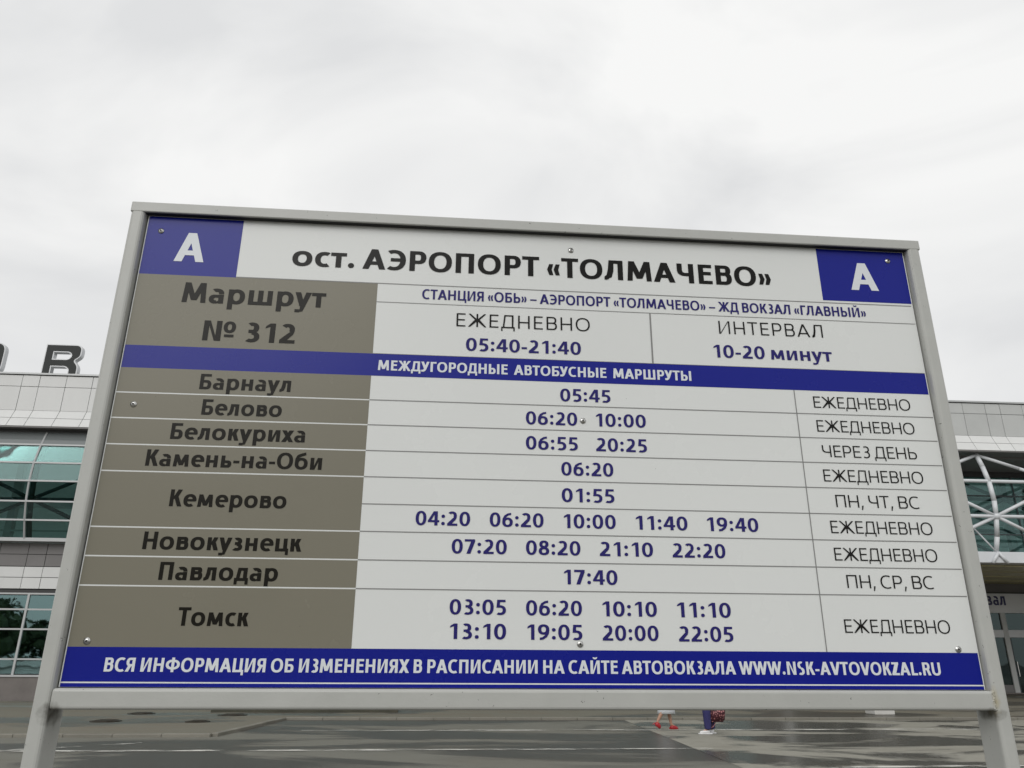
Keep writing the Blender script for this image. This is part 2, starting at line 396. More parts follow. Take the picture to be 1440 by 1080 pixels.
def manhole(x, y, r, label):
    e = empty('manhole_cover', (x, y, 0.055), label=label, cat='manhole cover', group='round iron manhole covers in the pavement')
    bm = bmesh.new(); bmesh.ops.create_cone(bm, cap_ends=True, segments=28, radius1=r, radius2=r, depth=.03)
    for v in bm.verts: v.co.z += .004
    bm_obj('rim', bm, M['iron'], e)
    bm = bmesh.new(); bmesh.ops.create_cone(bm, cap_ends=True, segments=28, radius1=r * .82, radius2=r * .82, depth=.03)
    for v in bm.verts: v.co.z += .012
    for i in range(-3, 4):
        box(bm, -r * .62, r * .62, i * .085 - .012, i * .085 + .012, .028, .034)
    bm_obj('lid', bm, M['iron'], e)
manhole(-8.62, 20.4, .37, 'iron manhole cover nearest the left sign post')
manhole(-8.75, 23.2, .37, 'iron manhole cover farther back, just right of the left sign post')
manhole(-6.3, 20.2, .30, 'iron manhole cover in the nearer row, close to the slanting kerb')
manhole(-6.05, 22.6, .40, 'iron manhole cover in the farther row, before the turf bed')

e = empty('concrete_block', (13.25, 23.1, 0.055), label='white painted concrete block on the pavement under the board', cat='concrete block')
boxo('body', -.32, .32, -.3, .3, 0, .5, M['concrete'], e, 0.03)
boxo('cap', -.28, .28, -.26, .26, .5, .54, M['concrete'], e, 0.01)

# ------------------------------------------------------------------ terminal building
ZR = -0.0105
bld = empty('terminal_building', (0, 30.0, 0), ZR, label='long modern airport terminal with white cladding and curved teal glazing', cat='building')
XL, XR, XE = -36.0, 36.0, 14.0         # left end, right end, start of the entrance recess
ZT = 12.74
W_ = bld
# solid mass behind the cladding
def bpart(name, *a, **k): return boxo(name, *a, **k)
bpart('parapet_wall', XL, XR, .06, .6, 10.33, 12.68, M['joint'], W_)
bpart('roof_slab', XL, XR, .6, 2.4, 11.9, 12.3, M['tile_grey'], W_)
bpart('roof_slab', XL, XR, 8.5, 26, 11.9, 12.3, M['tile_grey'], W_)
k = XL
while k < XR - .1:                                           # unseen rooflight, made up to let daylight into the hall
    bpart('added_skylight_pane', k + .04, k + 2.96, 2.4, 8.5, 12.1, 12.13, M['added_roof_pane'], W_)
    bpart('added_skylight_bar', k - .04, k + .04, 2.4, 8.5, 12.05, 12.2, M['frame'], W_)
    k += 3.0
bpart('roof_capping', XL, XR, -.05, .66, 12.685, 12.76, M['frame'], W_)
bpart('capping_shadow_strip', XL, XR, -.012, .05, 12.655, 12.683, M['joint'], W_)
bpart('back_wall', XL, XR, 26, 26.3, 0, 12.3, M['tile_grey'], W_)
bpart('side_wall', XL - .3, XL, .6, 26.3, 0, 12.3, M['tile_grey'], W_)
bpart('side_wall', XR, XR + .3, .6, 26.3, 0, 12.3, M['tile_grey'], W_)
# tile columns: narrow tile, then three wide ones, repeating
edges = []
def col_edges(anchor, x0, x1):
    ws = [.70, 1.07, 1.07, 1.07]; out = [anchor]; x = anchor; i = 0
    while x < x1: x += ws[i % 4]; out.append(x); i += 1
    x = anchor; i = 3
    while x > x0: x -= ws[i % 4]; out.insert(0, x); i -= 1
    return [max(x0, min(x1, v)) for v in out]
ce = col_edges(-18.1, XL, 4.0)[:-1]
cr_ = col_edges(23.95, 4.0, XR)
cols = sorted(set(round(v, 3) for v in ce + cr_))
G = 0.011
def visible(x0, x1): return (-20.5 < x0 and x1 < -13.0) or (20.5 < x0 and x1 < 29)
stuffbm = {}
def add_tile(x0, x1, z0, z1, m, y0=0.0, y1=.05, ytop=None):
    """flat tile, or one leaning from y at the top to y0 at the foot"""
    lean = 0.0 if ytop is None else math.atan2(y0 - ytop, z1 - z0)
    if visible(x0, x1):
        if ytop is None:
            piece('tile', x0 + G, x1 - G, y0 + random.uniform(-.004, .004), y1, z0 + G, z1 - G, m, W_, random.uniform(-.004, .004))
        else:
            h = math.hypot(z1 - z0, y0 - ytop) - 2 * G
            link('tile', unit_box(m), None, W_, ((x0 + x1) / 2, (y0 + ytop) / 2 + .02, (z0 + z1) / 2), (lean + random.uniform(-.006, .006), 0, 0), (x1 - x0 - 2 * G, .04, h))
    else:
        bm = stuffbm.setdefault(m.name, bmesh.new())
        if ytop is None: box(bm, x0 + G, x1 - G, y0, y1, z0 + G, z1 - G)
        else:
            n0 = len(bm.verts); r = bmesh.ops.create_cube(bm, size=1.0)
            h = math.hypot(z1 - z0, y0 - ytop) - 2 * G
            mt = Matrix.Translation(((x0 + x1) / 2, (y0 + ytop) / 2 + .02, (z0 + z1) / 2)) @ Matrix.Rotation(lean, 4, 'X') @ Matrix.Diagonal((x1 - x0 - 2 * G, .04, h, 1))
            bmesh.ops.transform(bm, matrix=mt, verts=r['verts'])
for a, b in zip(cols[:-1], cols[1:]):
    if b - a < .1: continue
    m = M['tile_white'] if a < 4 else M['tile_grey']
    add_tile(a, b, 12.16, 12.655, m); add_tile(a, b, 11.115, 12.16, m)
    add_tile(a, b, 10.73, 11.115, M['tile_white'], y0=-.20, ytop=0.0)
    add_tile(a, b, 10.33, 10.73, M['tile_white'], y0=-.42, ytop=-.20)
# backing of the leaning rows and their bottom return
bm = bmesh.new()
v = [bm.verts.new(p) for p in ((XL, .05, 11.1), (XR, .05, 11.1), (XR, -.37, 10.34), (XL, -.37, 10.34))]
bm.faces.new(v); bm_obj('cladding_backing', bm, M['joint'], W_)
bpart('drip_edge', XL, XR, -.40, .5, 10.285, 10.33, M['tile_dark'], W_)
bpart('head_channel', XL, XE, -.10, .5, 10.19, 10.285, M['joint'], W_)
# curved profile of the glazing / truss
PR = [(10.22, 0.0), (9.60, -.27), (8.81, -.50), (8.07, -.55), (7.28, -.46), (6.58, -.27), (5.90, 0.0)]
def yprof(z):
    for (z1, y1), (z0, y0) in zip(PR[:-1], PR[1:]):
        if z0 <= z <= z1: return y0 + (y1 - y0) * (z - z0) / (z1 - z0)
    return 0.0
BAY = 6.61
N0 = -16.62
def quad_panel(name, x0, x1, za, ya, zb, yb, th, m, parent, ox=.02):
    bm = bmesh.new()
    n = Vector((0, (zb - za), -(yb - ya))).normalized() * th / 2
    P = [(x0, ya, za), (x1, ya, za), (x1, yb, zb), (x0, yb, zb)]
    f = [bm.verts.new(Vector(p) + n) for p in P]; g = [bm.verts.new(Vector(p) - n) for p in P]
    bm.faces.new(f); bm.faces.new(g[::-1])
    for i in range(4): bm.faces.new((f[i], f[(i + 1) % 4], g[(i + 1) % 4], g[i]))
    return bm_obj(name, bm, m, parent)
half = BAY / 2
k0 = math.ceil((XL - N0) / half)
mull_x = [N0 + half * k for k in range(k0, 100) if N0 + half * k < XE + .1]
for i, x in enumerate(mull_x):
    bm = bmesh.new()
    for (z1, y1), (z0, y0) in zip(PR[:-1], PR[1:]):
        bar(bm, (x, y1 - .02, z1 + .02), (x, y0 - .02, z0 - .02), .042, 6)
    bm_obj('mullion', bm, M['frame'], W_)
for x0, x1 in zip(mull_x[:-1], mull_x[1:]):
    for j, ((z1, y1), (z0, y0)) in enumerate(zip(PR[:-1], PR[1:])):
        quad_panel('spandrel' if j == 0 else 'window_pane', x0 + .03, x1 - .03, z1 - .03, y1 - .01, z0 + .03, y0 - .01, .02, M['spandrel'] if j == 0 else M['pane'], W_)
for z, y in PR:
    bpart('transom', XL, mull_x[-1], y - .055, y + .03, z - .032, z + .032, M['frame'], W_)
bpart('window_sill', XL, mull_x[-1], -.06, .4, 5.80, 5.866, M['frame'], W_)
bpart('end_wall', mull_x[-1] + .01, mull_x[-1] + .31, .02, 10.0, 0.0, 10.28, M['tile_grey'], W_)
XW = mull_x[-1] + .31
# truss built bay by bay: along the inside of the left glazing and exposed at the entrance
def truss(y_off, x_from, x_to, m, r, names, curved=True):
    f = (lambda z: yprof(z) + y_off) if curved else (lambda z: y_off)
    k = math.floor((x_from - N0) / BAY) - 1
    while N0 + k * BAY < x_to:
        xa = N0 + k * BAY; xm = xa + half; xb = xa + BAY; k += 1
        if xa >= x_from - .1 and xa <= x_to:
            bm = bmesh.new(); zs = [10.25, 9.6, 8.9, 8.07, 7.42, 6.6, 5.92]
            for z1, z0 in zip(zs[:-1], zs[1:]): bar(bm, (xa, f(min(z1, 10.2)), z1), (xa, f(z0), z0), r * 1.35, 10)
            bmesh.ops.create_uvsphere(bm, u_segments=10, v_segments=6, radius=r * 2.1, matrix=Matrix.Translation((xa, f(7.42), 7.42)))
            bm_obj('truss_column', bm, m, W_, smooth=True)
        for pa, pb in (((xa, 10.22), (xm, 8.94)), ((xb, 10.22), (xm, 8.94)), ((xa, 7.42), (xm, 8.94)), ((xb, 7.42), (xm, 8.94)),
                       ((xa, 7.42), (xm, 5.95)), ((xb, 7.42), (xm, 5.95))):
            x0, x1 = sorted((pa[0], pb[0]))
            if x0 < x_from - .1 or x1 > x_to + .1: continue
            zm = (pa[1] + pb[1]) / 2; xq = (pa[0] + pb[0]) / 2
            bm = bmesh.new(); bar(bm, (pa[0], f(min(pa[1], 10.2)), pa[1]), (xq, f(zm), zm), r); bar(bm, (xq, f(zm), zm), (pb[0], f(pb[1]), pb[1]), r)
            bm_obj('truss_diagonal', bm, m, W_, smooth=True)
    for z in (8.94, 7.42):
        bm = bmesh.new(); bar(bm, (x_from, f(z), z), (x_to, f(z), z), r); bm_obj('truss_chord', bm, m, W_, smooth=True)
truss(.32, XL, XE - .3, M['truss_dark'], .075, '')
truss(-.02, XW, XR, M['truss'], .075, '')
# recessed glazing of the entrance part
YG = 2.9
bpart('recess_soffit', XW, XR, .5, YG + .1, 10.2, 10.3, M['tile_dark'], W_)
bpart('head_beam', XW, XR, YG, YG + .3, 9.95, 10.2, M['joint'], W_)
zr = [9.95, 9.02, 8.12, 7.2, 6.3, 5.5]
xg = XW
gx = []
while xg < XR: gx.append(xg); xg += half
for x in gx: bpart('mullion', x - .03, x + .03, YG - .04, YG + .04, 5.5, 9.95, M['truss_dark'], W_)
for z in zr[1:-1]: bpart('transom', XW, XR, YG - .05, YG - .042 + .03, z - .03, z + .03, M['truss_dark'], W_)
for x0, x1 in zip(gx[:-1], gx[1:]):
    for z1, z0 in zip(zr[:-1], zr[1:]):
        boxo('window_pane', x0 + .032, x1 - .032, YG, YG + .02, z0 + .032, z1 - .032, M['pane'], W_)
truss(YG + .35, XW, XR, M['truss_dark'], .085, '', curved=False)
# lower beam and entrance recess
bpart('edge_beam', XW, XR, -.16, .5, 5.52, 5.98, M['truss'], W_, bevel=.02)
bpart('upper_floor_slab', XL, XR, .5, 26, 5.52, 5.78, M['floor_in'], W_)
for x in (23.02 - BAY, 23.02, 23.02 + BAY):                  # bracket struts below the beam
    for s in (-1, 1):
        bm = bmesh.new(); bar(bm, (x, -.2, 5.95), (x + s * .34, -.2, 5.50), .07); bm_obj('bracket_strut', bm, M['truss'], W_, smooth=True)
        if s > 0: continue
        bm = bmesh.new(); bar(bm, (x, -.12, 5.95), (x + s * .75, -.05, 6.95), .035); bm_obj('bracket_strut', bm, M['truss'], W_, smooth=True)
YD = 8.0
n = 22
for i in range(n):                                           # olive soffit strips running back
    x0 = XW + (XR - XW) * i / n; x1 = XW + (XR - XW) * (i + 1) / n
    piece('soffit_panel', x0 + .012, x1 - .012, .5, YD, 5.44 + random.uniform(0, .012), 5.50, M['ceil_olive'], W_)
for y in (2.4, 4.3, 6.2): bpart('soffit_rib', XW, XR, y, y + .05, 5.41, 5.44, M['ceil_olive'], W_)
bpart('bulkhead', XW, XR, YD, YD + .3, 5.0, 5.44, M['tile_dark'], W_)
bpart('sign_band', XW, XR, YD - .12, YD + .3, 3.98, 4.95, M['band_light'], W_)
bpart('band_lip', XW, XR, YD - .2, YD + .25, 4.95, 5.0, M['joint'], W_)
bpart('entrance_transom', XW, XR, YD, YD + .12, 2.78, 3.14, M['band_light'], W_)
x = 28.55 - 1.6 * 8
while x < XR:
    if x > XW: bpart('door_post', x - .13, x + .13, YD - .02, YD + .14, .09, 3.98, M['tile_grey'], W_)
    x0, x1 = x + .13, x + 1.47
    if x0 > XW and x1 < XR:
        boxo('window_pane', x0, x1, YD + .05, YD + .07, 3.15, 3.97, M['pane_door'], W_)
        if int(round((x - 28.55) / 1.6)) % 2 == 0:
            d = boxo('door', x0 + .01, x1 - .01, YD + .04, YD + .08, .12, 2.77, M['pane_door'], W_)
            boxo('handle', x0 + .1, x0 + .14, YD - .05, YD + .03, .9, 1.6, M['steel'], d)
            boxo('frame', x0 + .01, x0 + .08, YD + .0, YD + .03, .12, 2.77, M['truss_dark'], d)
        else:
            boxo('window_pane', x0, x1, YD + .05, YD + .07, .5, 2.77, M['pane_door'], W_)
            boxo('base_panel', x0, x1, YD + .03, YD + .09, .09, .5, M['tile_dark'], W_)
    x += 1.6
bpart('entrance_step', XW, XR, YD - .5, YD, .086, .14, M['plinth'], W_)
# ---- left part below the curved glazing
XB = mull_x[-1]
bpart('lower_backing', XL, XB, .44, .7, .0, 5.78, M['joint'], W_)
for a, b in zip(cols[:-1], cols[1:]):
    if b - a < .1 or b > XB: continue
    a2, b2 = a + 1.55, b + 1.55
    if b2 > XB: continue
    for z0, z1, m in ((5.34, 5.79, M['tile_dark']), (4.88, 5.34, M['tile_dark']), (4.46, 4.87, M['tile_white']), (4.03, 4.46, M['tile_white'])):
        add_tile(a2, b2, z0, z1, m, y0=.33 if m is M['tile_dark'] else .30, y1=.43)
bpart('window_head', XL, XB, .30, .43, 3.87, 4.0, M['joint'], W_)
bpart('lower_window_head_frame', XL, XB, .27, .33, 3.82, 3.88, M['frame'], W_)
for z in (3.27, 2.55, 1.48): bpart('transom', XL, XB, .27, .33, z - .03, z + .03, M['frame'], W_)
bpart('window_sill', XL, XB, .22, .38, .86, .93, M['frame'], W_)
zs = [3.82, 3.27, 2.55, 1.48, .93]
x = -16.15 - 1.65 * 11
while x < XB - 1.7:
    bpart('mullion', x - .04, x + .04, .265, .335, .93, 3.82, M['frame'], W_)
    for z1, z0 in zip(zs[:-1], zs[1:]):
        o = boxo('window_pane', x + .045, x + 1.605, .31, .325, z0 + .032, z1 - .032, M['pane_low'], W_)
        o.rotation_euler = (random.uniform(-.0008, .0008), 0, 0)
    x += 1.65
# behind the lower panes the dark backing's colour stands in for a dim room
bpart('plinth', XL, XB, .26, .43, .0, .86, M['plinth'], W_)
# rooms
bpart('interior_wall', XL, XR, 8.5, 8.8, 5.8, 11.88, M['wall_in'], W_)
for k in range(0, 22):
    x = XL + 2 + 3.3 * k
    bpart('interior_column', x - .16, x + .16, 6.2, 6.5, 5.79, 10.44, M['tile_grey'], W_)
bpart('gallery_rail', XL, XR, 3.9, 3.95, 6.75, 6.82, M['tile_grey'], W_)
bpart('gallery_beam', XL, XR, 6.0, 6.3, 8.2, 8.55, M['tile_grey'], W_)
bpart('entrance_hall_wall', XW, XR, 14, 14.3, .09, 5.5, M['wall_in'], W_)
bpart('entrance_hall_floor', XW, XR, YD + .1, 14, .0, .088, M['floor_in'], W_)

# ---- roof letters
def rounded(pts, r, seg=5):
    out = []; n = len(pts)
    for i in range(n):
        p = Vector(pts[i][:2]); rr = pts[i][2] if len(pts[i]) > 2 else r
        a = Vector(pts[i - 1][:2]); b = Vector(pts[(i + 1) % n][:2])
        if rr <= 0: out.append(p); continue
        u = (a - p); v = (b - p); q = min(rr, u.length * .49, v.length * .49)
        s = p + u.normalized() * q; t = p + v.normalized() * q
        for j in range(seg + 1):
            w = j / seg; out.append(s * (1 - w) ** 2 + p * 2 * w * (1 - w) + t * w * w)
    return out
def curve_solid(name, loops, depth, m, parent, y, offset=0.0, x0=0, z0=0):
    cu = bpy.data.curves.new(name, 'CURVE'); cu.dimensions = '2D'; cu.fill_mode = 'BOTH'; cu.extrude = depth / 2; cu.offset = offset
    for lp in loops:
        sp = cu.splines.new('POLY'); sp.points.add(len(lp) - 1); sp.use_cyclic_u = True
        for i, p in enumerate(lp): sp.points[i].co = (p[0], p[1], 0, 1)
    tmp = bpy.data.objects.new('tmp', cu); COL.objects.link(tmp)
    dg = bpy.context.evaluated_depsgraph_get(); me = bpy.data.meshes.new_from_object(tmp.evaluated_get(dg)); me.name = name
    bpy.data.objects.remove(tmp); me.materials.clear()
    o = link(name, me, m, parent, (x0, y, z0), (R(90), 0, 0)); return o
def inset(lp, d):
    """shift each point inwards for a counter-clockwise loop (outwards if d < 0)"""
    out = []; n = len(lp)
    for i in range(n):
        p = Vector(lp[i]); a = Vector(lp[i - 1]); b = Vector(lp[(i + 1) % n])
        e1 = (p - a).normalized(); e2 = (b - p).normalized()
        n1_ = Vector((-e1.y, e1.x)); n2_ = Vector((-e2.y, e2.x)); nn = (n1_ + n2_)
        if nn.length < 1e-6: out.append(p); continue
        nn.normalize(); out.append(p + nn * d / max(.5, nn.dot(n1_)))
    return out
def roof_letter(x, outer, holes, label, group):
    y = 30 + ZR * x + .35
    e = empty('roof_letter', (x, y, 12.76), ZR, label=label, cat='sign letter', group=group)
    curve_solid('letter_body', [outer] + holes, .26, M['letter_side'], e, 0)
    curve_solid('letter_face', [inset(outer, .05)] + [inset(h, .05) for h in holes], .02, M['letter_dark'], e, -.142)
    w = max(p[0] for p in outer)
    for px_ in (.12, w - .18): boxo('support', px_, px_ + .06, -.03, .03, -.075, .03, M['joint'], e)
    return e
H_ = 1.42
outerR = rounded([(0, 0, 0), (.37, 0, 0), (.37, .40, 0), (.95, .40, .12), (1.08, .26, .05), (1.08, 0, 0), (1.46, 0, 0), (1.46, .46, .25), (1.26, .70, .08), (1.5, .88, .2), (1.5, H_, .38), (0, H_, 0)], 0)
holeR = rounded([(.37, .75, 0), (.37, 1.06, 0), (1.0, 1.06, .12), (1.12, .91, .1), (1.0, .75, .1)], 0)
roof_letter(-17.56, outerR, [holeR], 'dark R-like rooftop letter with pale outline, right one of the two', 'dark rooftop letters')
outerO = rounded([(0, 0, .4), (1.5, 0, .4), (1.5, H_, .4), (0, H_, .4)], 0, 8)
holeO = rounded([(.34, .3, .18), (.34, .96, .18), (1.16, .96, .18), (1.16, .3, .18)], 0, 8)
roof_letter(-20.70, outerO, [holeO], 'dark round rooftop letter cut by the left edge of the picture', 'dark rooftop letters')

# ------------------------------------------------------------------ wood behind the camera, seen in the reflections
def wood():
    rnd = random.Random(3); me = bpy.data.meshes.new('distant_trees'); V = []; F = []
    for i in range(64):
        cx = -150 + i * 3.5 + rnd.uniform(-2, 2); cy = -62 + rnd.uniform(-8, 8); h = rnd.uniform(5.5, 11)
        for _ in range(9):
            a = rnd.uniform(0, 6.28); z = h * rnd.uniform(.25, .9); rr = h * .22 * (1.1 - z / h)
            c0 = Vector((cx + math.cos(a) * rr * 1.6, cy + math.sin(a) * rr * 1.6, z)); q = h * rnd.uniform(.10, .17)
            n = len(V); ico = [(0, 0, 1), (.89, 0, .45), (.28, .85, .45), (-.72, .53, .45), (-.72, -.53, .45), (.28, -.85, .45), (.72, .53, -.45), (-.28, .85, -.45), (-.89, 0, -.45), (-.28, -.85, -.45), (.72, -.53, -.45), (0, 0, -1)]
            V += [c0 + Vector(v) * q * rnd.uniform(.7, 1.3) for v in ico]
            F += [tuple(n + k for k in f) for f in ((0,1,2),(0,2,3),(0,3,4),(0,4,5),(0,5,1),(1,6,2),(2,7,3),(3,8,4),(4,9,5),(5,10,1),(2,6,7),(3,7,8),(4,8,9),(5,9,10),(1,10,6),(11,7,6),(11,8,7),(11,9,8),(11,10,9),(11,6,10))]
        for _ in range(620):
            a = rnd.uniform(0, 6.28); t = rnd.random() ** .6; rr = (h * .34) * t * math.sin(math.pi * min(1, max(.12, rnd.random())))
            z = h * (.12 + .88 * rnd.random()); rr *= (1.15 - z / h)**.5
            c = Vector((cx + math.cos(a) * rr * 1.5, cy + math.sin(a) * rr * 1.5, z)); s = rnd.uniform(.12, .34)
            u = Vector((rnd.gauss(0, 1), rnd.gauss(0, 1), rnd.gauss(0, 1))).normalized() * s; w = u.cross(Vector((rnd.gauss(0, 1), rnd.gauss(0, 1), rnd.gauss(0, 1)))).normalized() * s
            n = len(V); V += [c - u, c + w, c + u, c - w]; F.append((n, n + 1, n + 2, n + 3))
    me.from_pydata([tuple(v) for v in V], [], F)
    return link('distant_trees', me, M['leaf'])
tag(wood(), 'far-off row of trees across the square, mirrored in the terminal windows', kind='stuff')

# ------------------------------------------------------------------ the timetable board
PW, PH, TOPZ = 1.6, 0.8925, 2.4448
sign = empty('timetable_board', (0, 0, 0), label='large framed bus timetable board with blue bands and grey place column', cat='sign')
for s in (-1, 1):
    x0, x1 = (-.830, -.8030) if s < 0 else (.8030, .830)
    post = boxo('post', x0, x1, -.015, .045, -.4, 2.4500, M['paint'], sign, .0065, 3)
for f in sign.children:
    for p in f.data.polygons: p.use_smooth = False
boxo('top_rail', -.8312, .8312, -.0155, .0455, 2.4432, 2.4658, M['paint'], sign, .002, 2)
boxo('rail_shade_strip', -.8026, .8026, -.0085, .0042, 2.4450 + .0001, 2.4452 + .0004, M['recess_dark'], sign)  # thin dark strips painting the shade under the top rail
boxo('rail_shade_strip', -.8026, .8026, -.0115, -.0006, 2.4427, 2.4431, M['recess_dark'], sign)
boxo('bottom_rail', -.8028, .8028, -.0155, .040, 1.5185, 1.5510, M['paint'], sign, .005, 3)
panel = boxo('panel', -PW / 2, PW / 2, 0.0, .004, TOPZ - PH, TOPZ, M['white_film'], sign)
boxo('panel_backing', -.7995, .7995, .006, .010, TOPZ - PH - .004, TOPZ + .0008, M['back_metal'], sign)
for s in (-1, 1): boxo('gap_shade_strip', min(s * .797, s * .8029), max(s * .797, s * .8029), .0105, .013, 1.5512, TOPZ + .0008, M['recess_dark'], sign)  # dark strips behind the panel edges, added to paint the gaps' shade
boxo('gap_shade_strip', -.7995, .7995, .0045, .0058, TOPZ - .02, TOPZ + .0008, M['recess_dark'], sign)

def pz(mm_): return TOPZ - mm_ / 1000.0
def field(name, x0, x1, t, b, m, d=0.0003):
    """a printed film on the panel; x in mm from the centre, t/b in mm below the top edge"""
    bm = bmesh.new()
    vs = [bm.verts.new(p) for p in ((x0 / 1e3, -d, pz(b)), (x1 / 1e3, -d, pz(b)), (x1 / 1e3, -d, pz(t)), (x0 / 1e3, -d, pz(t)))]
    bm.faces.new(vs)
    me = bpy.data.meshes.new(name); bm.to_mesh(me); bm.free()
    return link(name, me, m, panel)
XC, XT = -331, 513
E_ = 798.0
field('blue_corner', -E_, -611, 3.0, 133.2, M['blue_film'])
field('blue_corner', 602, E_, 3.0, 126.5, M['blue_film'])
field('blue_band', -E_, E_, 285.2, 331.2, M['blue_film'])
field('blue_band', -E_, E_, 830, 884.2, M['blue_film'])
field('blue_band', -E_, E_, 886.6, 892.3, M['blue_film'])
field('grey_field', -E_, XC, 133.2, 285.2, M['grey_film'])
rows = [331.2, 380.4, 430.1, 480.2, 530.0, 630.2, 680.6, 730.3, 830.0]
for a, b in zip(rows[:-1], rows[1:]):
    field('grey_field', -E_, XC, a + (0 if a == rows[0] else 1.3), b - (0 if b == rows[-1] else 1.3), M['grey_film'])
def hr(y, x0=XC, x1=E_, w=1.8): field('rule', x0, x1, y - w / 2, y + w / 2, M['rule_grey'], .0005)
for y in (380.4, 430.1, 480.2, 530.0, 580.4, 630.2, 680.6, 730.3): hr(y)
hr(132.0, -611, 800 - 4, 1.8); hr(173.4, XC, E_, 1.4); hr(284.8, XC, E_, 1.0)
field('rule', 224.5, 227.8, 174.0, 285.0, M['rule_grey'], .0006)
field('rule', XT - 1, XT + 1, 331.2, 830, M['rule_grey'], .0006)

# ---- lettering: humanist sans drawn from stems, bars and bowls (cap height = 1)
class Pen:
    def __init__(s, V, H): s.V = V; s.H = H; s.P = []; s.lv = 0
    def poly(s, pts): s.P.append((s.lv, [pts])); s.lv += 1
    def strip(s, quads): s.P.append((s.lv, quads)); s.lv += 1
    def v(s, x, y0, y1, w=None): w = w or s.V; s.poly([(x, y0), (x + w, y0), (x + w, y1), (x, y1)])
    def h(s, x0, x1, y, t=None): t = t or s.H; s.poly([(x0, y), (x1, y), (x1, y + t), (x0, y + t)])
    def d(s, xb, yb, xt, yt, w): s.poly([(xb, yb), (xb + w, yb), (xt + w, yt), (xt, yt)])
    def ring(s, cx, cy, rx, ry, a0=0, a1=360, V=None, H=None, ex=2.25, n=None):
        V = V or s.V; H = H or s.H; n = n or max(6, int(abs(a1 - a0) / 11)); q = []
        def pt(rx, ry, a):
            c, si = math.cos(R(a)), math.sin(R(a)); e = 2 / ex
            return (cx + rx * abs(c) ** e * (1 if c >= 0 else -1), cy + ry * abs(si) ** e * (1 if si >= 0 else -1))
        for i in range(n):
            a = a0 + (a1 - a0) * i / n; b = a0 + (a1 - a0) * (i + 1) / n
            q.append([pt(rx, ry, a), pt(rx, ry, b), pt(rx - V, ry - H, b), pt(rx - V, ry - H, a)])
        s.strip(q)
    def bowl(s, x0, x1, y0, y1, V=None, right=True):
        V = V or s.V; ry = (y1 - y0) / 2; rx = min(x1 - x0, ry * .95)
        if right:
            s.h(x0, x1 - rx + .01, y1 - s.H); s.h(x0, x1 - rx + .01, y0); s.ring(x1 - rx, y0 + ry, rx, ry, -90, 90, V)
        else:
            s.h(x0 + rx - .01, x1, y1 - s.H); s.h(x0 + rx - .01, x1, y0); s.ring(x0 + rx, y0 + ry, rx, ry, 90, 270, V)
    def dot(s, x, y, w): s.ring(x + w / 2, y + w / 2, w / 2, w / 2, 0, 360, w / 2 - .001, w / 2 - .001, ex=2.0, n=14)

